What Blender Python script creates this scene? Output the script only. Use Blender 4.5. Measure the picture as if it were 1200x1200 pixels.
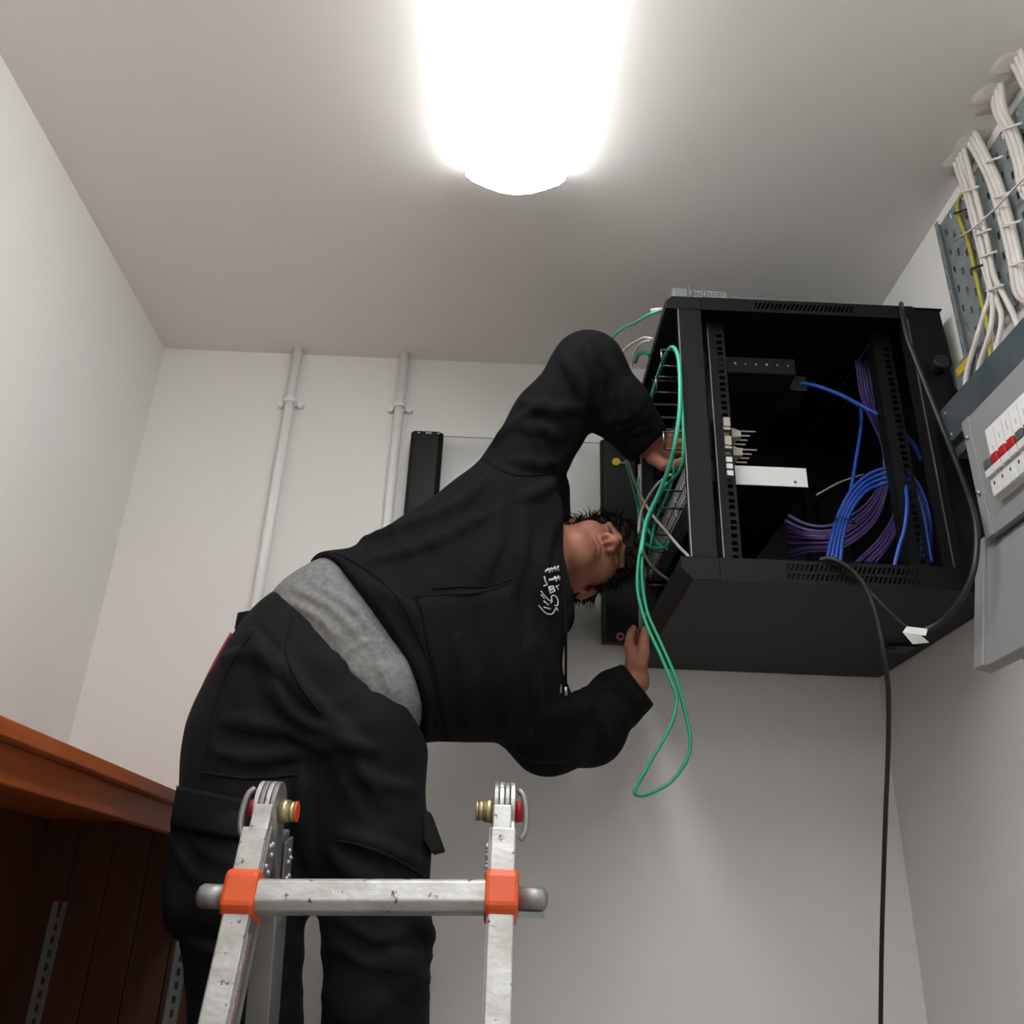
import bpy, bmesh, math, random
import numpy as np
from mathutils import Vector, Matrix
from mathutils.bvhtree import BVHTree

for o in list(bpy.data.objects):
    bpy.data.objects.remove(o, do_unlink=True)
scene = bpy.context.scene
C = scene.collection
rng = random.Random(7)

# ------------------------------------------------------------------ camera
CZ = 1.30                       # camera height above the floor
FPX = 1035.0                    # focal length in pixels of the 1200 px frame
def _n(v): return v / np.linalg.norm(v)
UPV = _n(np.array([84., -2214., 1035.]))
DPV = np.array([-30., 483., 1035.]); DPV = _n(DPV - UPV * np.dot(DPV, UPV))
RTV = np.cross(-UPV, DPV)
CAM_R = Vector((RTV[0], DPV[0], UPV[0]))        # image right, in room axes
CAM_D = Vector((RTV[1], DPV[1], UPV[1]))        # image down
CAM_F = Vector((RTV[2], DPV[2], UPV[2]))        # forward
cam_data = bpy.data.cameras.new('camera'); cam = bpy.data.objects.new('camera', cam_data); C.objects.link(cam)
cam_data.sensor_width = 36.0; cam_data.lens = 36.0 * FPX / 1200.0
cam_data.clip_start = 0.02
M = Matrix.Identity(4)
for i in range(3):
    M[i][0] = CAM_R[i]; M[i][1] = -CAM_D[i]; M[i][2] = -CAM_F[i]
M.translation = Vector((0, 0, CZ))
cam.matrix_world = M
scene.camera = cam

# ------------------------------------------------------------------ world, exposure
world = bpy.data.worlds.new('world'); scene.world = world; world.use_nodes = True
world.node_tree.nodes['Background'].inputs[0].default_value = (0.02, 0.02, 0.02, 1)
world.node_tree.nodes['Background'].inputs[1].default_value = 0.2
LAMP_STRENGTH = 14.8
scene.view_settings.view_transform = 'Standard'
scene.view_settings.look = 'None'
scene.view_settings.gamma = 1.0
scene.view_settings.use_curve_mapping = False
scene.view_settings.exposure = 0.0

# ------------------------------------------------------------------ helpers
def ray(px, py):
    return CAM_R * (px - 600) + CAM_D * (py - 600) + CAM_F * FPX
def P(px, py, Y=None, X=None, Z=None):
    """photo pixel -> room point on the plane Y=, X= or Z= (Z above the floor)"""
    v = ray(px, py)
    if Y is not None: t = Y / v.y
    elif X is not None: t = X / v.x
    else: t = (Z - CZ) / v.z
    return Vector((v.x * t, v.y * t, v.z * t + CZ))

def new_mat(name):
    m = bpy.data.materials.new(name); m.use_nodes = True
    nt = m.node_tree
    return m, nt, nt.nodes['Principled BSDF']
def mat(name, col, rough=0.5, metal=0.0, var=0.0, vscale=8.0, bump=0.0, bscale=60.0, spec=0.5, sheen=0.0, stretch=None, col2=None):
    m, nt, b = new_mat(name)
    b.inputs['Base Color'].default_value = (*col, 1)
    b.inputs['Roughness'].default_value = rough
    b.inputs['Metallic'].default_value = metal
    b.inputs['Specular IOR Level'].default_value = spec
    if sheen: b.inputs['Sheen Weight'].default_value = sheen; b.inputs['Sheen Roughness'].default_value = 0.5
    tc = nt.nodes.new('ShaderNodeTexCoord')
    vec = tc.outputs['Object']
    if stretch:
        mp = nt.nodes.new('ShaderNodeMapping'); mp.inputs['Scale'].default_value = stretch
        nt.links.new(vec, mp.inputs['Vector']); vec = mp.outputs['Vector']
    if var or col2:
        nz = nt.nodes.new('ShaderNodeTexNoise'); nz.inputs['Scale'].default_value = vscale; nz.inputs['Detail'].default_value = 5
        nt.links.new(vec, nz.inputs['Vector'])
        rp = nt.nodes.new('ShaderNodeValToRGB')
        rp.color_ramp.elements[0].position = 0.3; rp.color_ramp.elements[1].position = 0.7
        c2 = col2 if col2 else tuple(min(1, c * (1 + var)) for c in col)
        c1 = col if col2 else tuple(c * (1 - var) for c in col)
        rp.color_ramp.elements[0].color = (*c1, 1); rp.color_ramp.elements[1].color = (*c2, 1)
        nt.links.new(nz.outputs['Fac'], rp.inputs['Fac']); nt.links.new(rp.outputs['Color'], b.inputs['Base Color'])
    if bump:
        n2 = nt.nodes.new('ShaderNodeTexNoise'); n2.inputs['Scale'].default_value = bscale; n2.inputs['Detail'].default_value = 4
        nt.links.new(vec, n2.inputs['Vector'])
        bp = nt.nodes.new('ShaderNodeBump'); bp.inputs['Strength'].default_value = bump; bp.inputs['Distance'].default_value = 0.004
        nt.links.new(n2.outputs['Fac'], bp.inputs['Height']); nt.links.new(bp.outputs['Normal'], b.inputs['Normal'])
    return m

MT = {}
MT['wall'] = mat('wall_paint', (0.85, 0.837, 0.812), 0.75, var=0.012, vscale=3, bump=0.05, bscale=40, spec=0.3)
MT['ceiling'] = mat('ceiling_paint', (0.87, 0.852, 0.82), 0.85, var=0.012, vscale=3, bump=0.05, bscale=30, spec=0.2)
MT['floor'] = mat('floor_vinyl', (0.50, 0.48, 0.45), 0.6, var=0.08, vscale=6)
MT['plaster'] = mat('rough_plaster', (0.80, 0.765, 0.73), 0.9, bump=0.6, bscale=70, col2=(0.68, 0.63, 0.59), vscale=25)
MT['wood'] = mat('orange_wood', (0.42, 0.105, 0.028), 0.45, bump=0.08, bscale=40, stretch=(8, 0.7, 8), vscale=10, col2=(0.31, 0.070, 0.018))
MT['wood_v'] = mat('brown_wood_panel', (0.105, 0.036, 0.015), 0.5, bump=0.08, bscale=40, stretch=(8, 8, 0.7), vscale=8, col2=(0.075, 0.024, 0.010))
MT['pvc'] = mat('white_pvc', (0.90, 0.895, 0.88), 0.45, var=0.01)
MT['black'] = mat('black_powder_coat', (0.0062, 0.0062, 0.0068), 0.45, bump=0.06, bscale=500, spec=0.26)
MT['black_in'] = mat('black_inner_steel', (0.006, 0.006, 0.0065), 0.5, spec=0.35)
MT['black_pl'] = mat('black_plastic', (0.012, 0.012, 0.013), 0.35)
MT['steel'] = mat('bare_steel_edge', (0.45, 0.45, 0.45), 0.3, metal=0.9)
MT['galv'] = mat('galvanised_steel', (0.30, 0.335, 0.335), 0.5, metal=0.3, col2=(0.22, 0.25, 0.255), vscale=28)
MT['galv_light'] = mat('zinc_plate', (0.45, 0.48, 0.48), 0.4, metal=0.6, var=0.1, vscale=40)
MT['trunk'] = mat('galvanised_trunking', (0.15, 0.185, 0.20), 0.42, metal=0.5, col2=(0.10, 0.13, 0.145), vscale=22, stretch=(1, 1, 0.5))
MT['grey'] = mat('grey_enamel', (0.30, 0.298, 0.297), 0.4, var=0.02)
MT['grey_dark'] = mat('grey_steel_box', (0.16, 0.18, 0.19), 0.45, var=0.05)
MT['white_pl'] = mat('white_plastic', (0.72, 0.72, 0.70), 0.45)
MT['beige'] = mat('beige_plastic', (0.45, 0.40, 0.33), 0.5)
MT['paper'] = mat('paper', (0.80, 0.80, 0.78), 0.7)
MT['ink'] = mat('ink', (0.05, 0.05, 0.05), 0.6)
MT['line'] = mat('pale_print', (0.45, 0.45, 0.45), 0.7)
MT['red'] = mat('red_plastic', (0.50, 0.015, 0.02), 0.4)
MT['toggle'] = mat('grey_toggle', (0.10, 0.115, 0.12), 0.4)
MT['cable_white'] = mat('white_cable_sheath', (0.68, 0.64, 0.595), 0.5, var=0.04, vscale=20)
MT['cable_grey'] = mat('grey_cable_sheath', (0.36, 0.34, 0.30), 0.5)
MT['cable_green'] = mat('green_cable_sheath', (0.012, 0.30, 0.155), 0.4)
MT['cable_teal'] = mat('pale_green_cable_sheath', (0.05, 0.44, 0.28), 0.4)
MT['cable_blue'] = mat('blue_cable_sheath', (0.015, 0.065, 0.36), 0.38)
MT['cable_purple'] = mat('purple_cable_sheath', (0.066, 0.038, 0.165), 0.4)
MT['cable_black'] = mat('black_cable_sheath', (0.014, 0.014, 0.015), 0.45)
MT['cable_earth'] = mat('yellow_green_sheath', (0.42, 0.38, 0.05), 0.5)
MT['yellow'] = mat('yellow_sticker', (0.60, 0.40, 0.02), 0.6)
MT['pink'] = mat('pink_plastic', (0.45, 0.20, 0.20), 0.5)
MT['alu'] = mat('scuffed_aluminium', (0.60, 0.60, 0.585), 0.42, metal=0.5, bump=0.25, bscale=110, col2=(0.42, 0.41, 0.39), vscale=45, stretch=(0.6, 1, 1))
def specks(m, col, scale, lo, hi):
    """worn specks and paint spots with a shape of their own"""
    nt = m.node_tree; b = nt.nodes['Principled BSDF']; src = b.inputs['Base Color'].links[0].from_socket
    tc = nt.nodes.new('ShaderNodeTexCoord'); nz = nt.nodes.new('ShaderNodeTexNoise'); nz.inputs['Scale'].default_value = scale; nz.inputs['Detail'].default_value = 3
    nt.links.new(tc.outputs['Object'], nz.inputs['Vector'])
    rp = nt.nodes.new('ShaderNodeValToRGB'); rp.color_ramp.elements[0].position = lo; rp.color_ramp.elements[1].position = hi
    nt.links.new(nz.outputs['Fac'], rp.inputs['Fac'])
    mx = nt.nodes.new('ShaderNodeMix'); mx.data_type = 'RGBA'; mx.inputs['B'].default_value = (*col, 1)
    nt.links.new(rp.outputs['Color'], mx.inputs['Factor']); nt.links.new(src, mx.inputs['A']); nt.links.new(mx.outputs['Result'], b.inputs['Base Color'])
specks(MT['alu'], (0.10, 0.08, 0.065), 75, 0.64, 0.70)
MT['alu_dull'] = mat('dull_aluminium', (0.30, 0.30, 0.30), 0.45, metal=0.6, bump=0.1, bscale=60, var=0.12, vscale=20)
MT['orange'] = mat('orange_plastic', (0.78, 0.105, 0.022), 0.4, var=0.05, vscale=30)
MT['brass'] = mat('brass', (0.50, 0.43, 0.24), 0.3, metal=0.8)
MT['hoodie'] = mat('black_jersey', (0.0068, 0.0068, 0.0078), 0.92, bump=0.10, bscale=350, spec=0.10, sheen=0.006)
MT['trouser'] = mat('black_work_cloth', (0.0066, 0.0069, 0.0080), 0.80, bump=0.12, bscale=400, spec=0.16, sheen=0.008)
MT['tshirt'] = mat('heather_grey_jersey', (0.155, 0.155, 0.155), 0.9, bump=0.15, bscale=300, col2=(0.235, 0.235, 0.232), vscale=120, spec=0.15)
MT['rubber'] = mat('black_rubber', (0.015, 0.015, 0.015), 0.7)
MT['hair'] = mat('dark_brown_hair', (0.014, 0.010, 0.008), 0.75, spec=0.2, col2=(0.028, 0.018, 0.013), vscale=60)
MT['print'] = mat('white_print', (0.62, 0.62, 0.62), 0.7)
MT['redpipe'] = mat('red_piping', (0.40, 0.03, 0.02), 0.6)
def glass_mat():
    m, nt, b = new_mat('door_glass'); nt.nodes.remove(b)
    out = nt.nodes['Material Output']
    tr = nt.nodes.new('ShaderNodeBsdfTransparent'); tr.inputs[0].default_value = (0.965, 0.978, 0.972, 1)
    gl = nt.nodes.new('ShaderNodeBsdfGlossy'); gl.inputs['Roughness'].default_value = 0.03
    fr = nt.nodes.new('ShaderNodeFresnel'); fr.inputs[0].default_value = 1.45
    mx = nt.nodes.new('ShaderNodeMixShader')
    nt.links.new(fr.outputs[0], mx.inputs[0]); nt.links.new(tr.outputs[0], mx.inputs[1]); nt.links.new(gl.outputs[0], mx.inputs[2])
    nt.links.new(mx.outputs[0], out.inputs['Surface'])
    return m
MT['finger'] = mat('dark_grey_plastic', (0.028, 0.028, 0.03), 0.5)
MT['port'] = mat('silver_port', (0.62, 0.62, 0.60), 0.35, metal=0.25)
MT['glass'] = glass_mat()
def lamp_mat():
    m, nt, b = new_mat('lit_diffuser')
    b.inputs['Base Color'].default_value = (0.9, 0.9, 0.9, 1)
    b.inputs['Emission Color'].default_value = (0.985, 0.995, 1.0, 1)
    b.inputs['Emission Strength'].default_value = LAMP_STRENGTH
    return m
MT['lamp'] = lamp_mat()
def skin_mat():
    m, nt, b = new_mat('skin')
    at = nt.nodes.new('ShaderNodeAttribute'); at.attribute_name = 'tint'
    nz = nt.nodes.new('ShaderNodeTexNoise'); nz.inputs['Scale'].default_value = 40
    tc = nt.nodes.new('ShaderNodeTexCoord'); nt.links.new(tc.outputs['Object'], nz.inputs['Vector'])
    rp = nt.nodes.new('ShaderNodeValToRGB')
    rp.color_ramp.elements[0].color = (0.90, 0.86, 0.84, 1); rp.color_ramp.elements[1].color = (1.05, 1.02, 1.0, 1)
    nt.links.new(nz.outputs['Fac'], rp.inputs['Fac'])
    mx = nt.nodes.new('ShaderNodeMix'); mx.data_type = 'RGBA'; mx.blend_type = 'MULTIPLY'; mx.inputs['Factor'].default_value = 1
    nt.links.new(at.outputs['Color'], mx.inputs['A']); nt.links.new(rp.outputs['Color'], mx.inputs['B'])
    nt.links.new(mx.outputs['Result'], b.inputs['Base Color'])
    b.inputs['Roughness'].default_value = 0.62
    b.inputs['Subsurface Weight'].default_value = 0.08
    b.inputs['Subsurface Radius'].default_value = (0.02, 0.008, 0.004)
    return m
MT['skin'] = skin_mat()

class MB:
    """collects shapes in room coordinates, then becomes one mesh object"""
    def __init__(s): s.v = []; s.f = []; s.sm = []
    def _add(s, vs, fs, smooth=False):
        b = len(s.v); s.v += [Vector(v) for v in vs]
        for f in fs: s.f.append([b + i for i in f]); s.sm.append(smooth)
        return s
    def box(s, a, b):
        (x0, y0, z0), (x1, y1, z1) = a, b
        x0, x1 = sorted((x0, x1)); y0, y1 = sorted((y0, y1)); z0, z1 = sorted((z0, z1))
        vs = [(x0,y0,z0),(x1,y0,z0),(x1,y1,z0),(x0,y1,z0),(x0,y0,z1),(x1,y0,z1),(x1,y1,z1),(x0,y1,z1)]
        return s._add(vs, [(0,3,2,1),(4,5,6,7),(0,1,5,4),(1,2,6,5),(2,3,7,6),(3,0,4,7)])
    def obox(s, c, ax, ay, az):
        c = Vector(c); ax, ay, az = Vector(ax), Vector(ay), Vector(az)
        vs = [c + ax*i + ay*j + az*k for k in (-1, 1) for (i, j) in ((-1,-1),(1,-1),(1,1),(-1,1))]
        fs = [(0,3,2,1),(4,5,6,7),(0,1,5,4),(1,2,6,5),(2,3,7,6),(3,0,4,7)]
        if ax.cross(ay).dot(az) < 0: fs = [f[::-1] for f in fs]
        return s._add(vs, fs)
    def bar(s, a, b, w, d, up=(0,1,0)):
        """box from a to b; w across, d along up"""
        a, b = Vector(a), Vector(b); t = (b - a); L = t.length; t /= L
        u = Vector(up); u = (u - t * u.dot(t)).normalized(); x = u.cross(t)
        return s.obox((a + b) / 2, x * w / 2, u * d / 2, t * L / 2)
    def prism(s, poly, ext):
        """polygon (list of 3D points) swept by ext"""
        e = Vector(ext); p = [Vector(q) for q in poly]; n = len(p)
        nrm = Vector((0, 0, 0))
        for i in range(n): nrm += p[i].cross(p[(i + 1) % n])
        if nrm.dot(e) > 0: p = p[::-1]
        vs = p + [q + e for q in p]
        fs = [tuple(range(n)), tuple(range(2*n - 1, n - 1, -1))]
        for i in range(n):
            j = (i + 1) % n; fs.append((i, i + n, j + n, j))
        return s._add(vs, fs)
    def cyl(s, a, b, r0, r1=None, n=16, smooth=True):
        r1 = r0 if r1 is None else r1
        return s.tube([a, b], [r0, r1], n, smooth)
    def tube(s, pts, r, n=8, smooth=True, cap=True):
        pts = [Vector(p) for p in pts]; m = len(pts)
        rs = r if isinstance(r, (list, tuple)) else [r] * m
        tang = []
        for i in range(m):
            t = pts[min(i + 1, m - 1)] - pts[max(i - 1, 0)]
            tang.append(t.normalized() if t.length > 1e-9 else Vector((0, 0, 1)))
        t0 = tang[0]; u = Vector((0, 0, 1)) if abs(t0.z) < 0.9 else Vector((1, 0, 0))
        u = (u - t0 * u.dot(t0)).normalized()
        vs = []
        for i in range(m):
            t = tang[i]; u = (u - t * u.dot(t))
            u = u.normalized() if u.length > 1e-6 else t.orthogonal().normalized()
            w = t.cross(u)
            for k in range(n):
                a = 2 * math.pi * k / n
                vs.append(pts[i] + (u * math.cos(a) + w * math.sin(a)) * rs[i])
        fs = []
        for i in range(m - 1):
            for k in range(n):
                k2 = (k + 1) % n
                fs.append((i*n + k, i*n + k2, (i+1)*n + k2, (i+1)*n + k))
        s._add(vs, fs, smooth)
        if cap:
            b = len(s.v) - len(vs)
            s.f.append([b + k for k in range(n - 1, -1, -1)]); s.sm.append(False)
            s.f.append([b + (m-1)*n + k for k in range(n)]); s.sm.append(False)
        return s
    def sphere(s, c, r, n=12, sc=(1, 1, 1)):
        c = Vector(c); vs = []; fs = []; h = n // 2
        for i in range(h + 1):
            th = math.pi * i / h
            for k in range(n):
                a = 2 * math.pi * k / n
                vs.append(c + Vector((r*sc[0]*math.sin(th)*math.cos(a), r*sc[1]*math.sin(th)*math.sin(a), r*sc[2]*math.cos(th))))
        for i in range(h):
            for k in range(n):
                k2 = (k + 1) % n
                fs.append((i*n + k, (i+1)*n + k, (i+1)*n + k2, i*n + k2))
        return s._add(vs, fs, True)
    def data(s, name, m, org):
        me = bpy.data.meshes.new(name)
        me.from_pydata([tuple(v - org) for v in s.v], [], s.f)
        me.polygons.foreach_set('use_smooth', s.sm)
        me.materials.append(MT[m]); me.update()
        return me
    def build(s, name, m, parent=None, bevel=0.0, label=None):
        if parent is not None: org = ORG[parent.name]
        else:
            xs = [v.x for v in s.v]; ys = [v.y for v in s.v]; zs = [v.z for v in s.v]
            org = Vector(((min(xs) + max(xs)) / 2, (min(ys) + max(ys)) / 2, min(zs)))
        o = bpy.data.objects.new(name, s.data(name, m, org)); C.objects.link(o)
        if parent is not None: o.parent = parent
        else: o.location = org
        ORG[o.name] = org
        if bevel:
            b = o.modifiers.new('bevel', 'BEVEL'); b.width = bevel; b.segments = 2; b.limit_method = 'ANGLE'; b.angle_limit = 0.6
        if label: o['label'] = label
        return o
ORG = {}
def tag(o, label, cat, group=None):
    o['label'] = label; o['category'] = cat
    if group: o['group'] = group
    return o
def empty(name, loc):
    o = bpy.data.objects.new(name, None); C.objects.link(o); o.location = loc; o.empty_display_size = 0.05
    ORG[o.name] = Vector(loc); return o
def struct(o): o['kind'] = 'structure'; return o
def copy_at(o, delta, parent=None):
    c = o.copy(); C.objects.link(c); c.parent = parent if parent is not None else o.parent
    c.location = o.location + Vector(delta); ORG[c.name] = ORG[o.name] + Vector(delta); return c
def smooth_path(pts, sub=8):
    pts = [Vector(p) for p in pts]
    if len(pts) < 3: return pts
    out = []
    ext = [pts[0] * 2 - pts[1]] + pts + [pts[-1] * 2 - pts[-2]]
    for i in range(1, len(ext) - 2):
        p0, p1, p2, p3 = ext[i-1], ext[i], ext[i+1], ext[i+2]
        for k in range(sub):
            t = k / sub
            out.append(0.5 * ((2*p1) + (p2 - p0)*t + (2*p0 - 5*p1 + 4*p2 - p3)*t*t + (3*p1 - p0 - 3*p2 + p3)*t**3))
    out.append(pts[-1]); return out
def pix_path(lst): return [P(x, y, Y) for (x, y, Y) in lst]
def cable(name, pts, r, m, label, cat='cable', group=None, n=8, sub=8):
    o = MB().tube(smooth_path(pts, sub), r, n).build(name, m)
    return tag(o, label, cat, group)

# ------------------------------------------------------------------ room
XL, XR, YB, YF, ZC = -0.981, 0.930, 2.10, -2.60, CZ + 1.447
T = 0.1
struct(MB().box((XL - T, YF - T, -T), (XR + T, YB + T, 0)).build('floor', 'floor'))
struct(MB().box((XL - T, YF - T, ZC), (XR + T, YB + T, ZC + T)).build('ceiling', 'ceiling'))
struct(MB().box((XL - T, YB, 0), (XR + T, YB + T, ZC)).build('wall_back', 'wall'))
struct(MB().box((XL - T, YF - T, 0), (XR + T, YF, ZC)).build('wall_front', 'wall'))
struct(MB().box((XL - T, YF, 0), (XL, YB, ZC)).build('wall_left', 'wall'))
struct(MB().box((XR, YF, 0), (XR + T, YB, ZC)).build('wall_right', 'wall'))

# ------------------------------------------------------------------ ceiling lamp
def ceiling_lamp(y0, y1, label):
    root = empty('ceiling_light', (-0.005, (y0 + y1) / 2, ZC - 0.085))
    tag(root, label, 'light')
    MB().box((-0.085, y0 + 0.02, ZC - 0.028), (0.075, y1 - 0.02, ZC)).build('base_tray', 'white_pl', root)
    prof = []                                   # diffuser cross-section: flared foot, bulged middle
    for (x, z) in ((-0.105, -0.018), (-0.103, -0.036), (-0.090, -0.050), (-0.060, -0.066), (-0.030, -0.078), (0, -0.082),
                   (0.030, -0.078), (0.060, -0.066), (0.090, -0.050), (0.103, -0.036), (0.105, -0.018)):
        prof.append((x - 0.005, z + ZC))
    m = MB(); n = len(prof)
    vs = [(x, y0, z) for x, z in prof] + [(x, y1, z) for x, z in prof]
    fs = [(i, i + 1, i + 1 + n, i + n) for i in range(n - 1)]
    m._add(vs, fs, True)
    m._add([(prof[0][0], y0, prof[0][1]), (prof[0][0], y1, prof[0][1]), (prof[-1][0], y1, prof[-1][1]), (prof[-1][0], y0, prof[-1][1])], [(0, 1, 2, 3)])
    o = m.build('diffuser', 'lamp', root)
    for ya, yb in ((y0 - 0.003, y0), (y1, y1 + 0.003)):
        MB().prism([(x, ya, z) for x, z in prof], (0, yb - ya, 0)).build('end_cap', 'white_pl', root)
    bm = bmesh.new(); bm.from_mesh(o.data); bmesh.ops.remove_doubles(bm, verts=bm.verts, dist=1e-5)
    bmesh.ops.recalc_face_normals(bm, faces=bm.faces); bm.to_mesh(o.data); bm.free()
ceiling_lamp(-0.15, 1.375, 'lit fluorescent ceiling light above the ladder with a wraparound diffuser')
ceiling_lamp(-2.30, -0.90, 'added fill light built like the ceiling light, unseen behind the camera')  # added out of view behind the camera to brighten the lower walls

# ------------------------------------------------------------------ wooden shelf unit on the left
def shelf_unit():
    xf, x0, yb, ya = -0.56, XL + 0.002, YB - 0.002, 0.35
    zt = CZ + 0.196
    root = empty('wooden_shelf_unit', ((xf + x0) / 2, 1.2, 0))
    tag(root, 'orange-brown wooden shelf unit with open dark interior along the side wall', 'shelf unit')
    MB().box((x0, ya, zt - 0.021), (xf, yb, zt)).build('top_board', 'wood', root, 0.002)
    MB().box((xf - 0.040, ya, zt - 0.066), (xf - 0.018, yb, zt - 0.021)).build('front_rail', 'wood', root, 0.002)
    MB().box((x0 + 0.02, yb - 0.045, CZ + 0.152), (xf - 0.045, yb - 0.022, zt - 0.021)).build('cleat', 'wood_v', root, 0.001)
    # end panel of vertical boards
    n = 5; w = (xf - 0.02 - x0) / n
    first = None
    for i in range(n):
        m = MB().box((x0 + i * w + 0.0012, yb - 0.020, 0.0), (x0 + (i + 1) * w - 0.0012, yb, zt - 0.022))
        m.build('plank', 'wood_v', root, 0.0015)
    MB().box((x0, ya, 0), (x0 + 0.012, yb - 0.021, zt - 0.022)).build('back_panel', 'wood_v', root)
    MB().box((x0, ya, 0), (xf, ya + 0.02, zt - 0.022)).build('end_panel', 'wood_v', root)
    MB().box((x0 + 0.013, ya + 0.02, 0.05), (xf, yb - 0.021, 0.07)).build('bottom_board', 'wood', root)
    # slotted shelf standards screwed to the end panel
    for xs in (-0.905, -0.632):
        yq = yb - 0.021
        m = MB()
        z0, z1 = 0.12, CZ + 0.012 if xs < -0.8 else CZ + 0.012
        m.box((xs - 0.013, yq - 0.003, z0), (xs - 0.004, yq, z1))
        m.box((xs + 0.004, yq - 0.003, z0), (xs + 0.013, yq, z1))
        z = z0
        while z < z1 - 0.02:
            m.box((xs - 0.004, yq - 0.003, z), (xs + 0.004, yq, z + 0.011)); z += 0.025
        m.box((xs - 0.013, yq - 0.010, z0), (xs - 0.0115, yq - 0.003, z1))
        m.box((xs + 0.0115, yq - 0.010, z0), (xs + 0.013, yq - 0.003, z1))
        m.build('shelf_standard', 'galv', root)
shelf_unit()

# ------------------------------------------------------------------ conduit pipes on the back wall
def conduit(x, z0, label):
    r = 0.0125; y = YB - 0.012 - r
    root = empty('conduit_pipe', (x, y, z0))
    tag(root, label, 'pipe')
    MB().cyl((x, y, z0), (x, y, ZC), r, n=20).build('pipe', 'pvc', root)
    for z in (CZ + 1.275, CZ + 0.35):
        m = MB()
        pts = [(x + 1.16 * r * math.cos(a), y - 1.16 * r * math.sin(a), z) for a in [math.pi * k / 10 for k in range(11)]]
        for a, b in zip(pts, pts[1:]): m.bar(a, b, 0.013, 0.003, up=(0, 0, 1)) if False else m.obox((Vector(a) + Vector(b)) / 2, (Vector(b) - Vector(a)) * 0.55, Vector((0, 0, 1)) * 0.0065, (Vector(b) - Vector(a)).cross(Vector((0, 0, 1))).normalized() * 0.0014)
        m.box((x - 0.015, YB - 0.012, z - 0.008), (x + 0.015, YB, z + 0.008))
        sd = m.build('saddle', 'pvc', root)
        for s in (-1, 1):
            MB().cyl((x + s * 0.026, YB, z - 0.003), (x + s * 0.026, YB - 0.016, z - 0.003), 0.0095, 0.008, n=12).build('saddle_foot', 'pvc', sd)
conduit(-0.597, CZ + 0.1965, 'white plastic conduit pipe on the back wall closer to the wooden shelf unit')
conduit(-0.297, 0.9, 'white plastic conduit pipe on the back wall beside the glass cabinet door')

# ------------------------------------------------------------------ network cabinet (open near side, glass door swung back)
KY0, KY1 = 1.48, 2.085              # near and far side
KZ0, KZ1 = CZ + 0.573, CZ + 1.208   # underside and top
KXF, KXP, KXR = 0.325, 0.345, 0.842 # front cap, post front, main right end
def vent_rail(m, z0, z1, xa, xb, y, th, xs0, xs1, rows, pitch=0.0088, slant=0.5):
    """plate in the XZ plane with rows of slanted slots cut through; rows = [(zlo, zhi)]"""
    m.box((xa, y, z0), (xs0, y + th, z1)); m.box((xs1, y, z0), (xb, y + th, z1))
    zz = [z0] + [q for r in rows for q in r] + [z1]
    for i in range(0, len(zz), 2):
        m.box((xs0, y, zz[i]), (xs1, y + th, zz[i + 1]))
    for (a, b) in rows:
        sh = (b - a) * slant; x = xs0 - sh
        while x < xs1 + sh:
            w = pitch * 0.45
            q = [(min(max(u, xs0), xs1), y, z) for (u, z) in ((x, a), (x + w, a), (x + w + sh, b), (x + sh, b))]
            if q[1][0] - q[0][0] > 1e-4 or q[2][0] - q[3][0] > 1e-4: m.prism(q, (0, th, 0))
            x += pitch
    return m
def rack_rail(x0, x1, y, z0, z1, parent, name='rack_rail', flip=False):
    """angle with a column of square holes in the flange facing the near side"""
    m = MB(); w = x1 - x0; hx0, hx1 = (x0 + w*0.50, x0 + w*0.84) if not flip else (x0 + w*0.16, x0 + w*0.50)
    m.box((x0, y, z0), (hx0, y + 0.002, z1)); m.box((hx1, y, z0), (x1, y + 0.002, z1))
    z = z0; k = 0; gaps = (0.0159, 0.0159, 0.0127)
    m.box((hx0, y, z0), (hx1, y + 0.002, z0 + 0.03)); z = z0 + 0.03
    while z < z1 - 0.035:
        g = gaps[k % 3]; k += 1
        m.box((hx0, y, z + 0.0085), (hx1, y + 0.002, z + g)); z += g
    m.box((hx0, y, z), (hx1, y + 0.002, z1))
    xe = x0 if not flip else x1
    m.box((xe - 0.001, y + 0.002, z0), (xe + 0.001, y + 0.035, z1))
    return m.build(name, 'black', parent)
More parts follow.
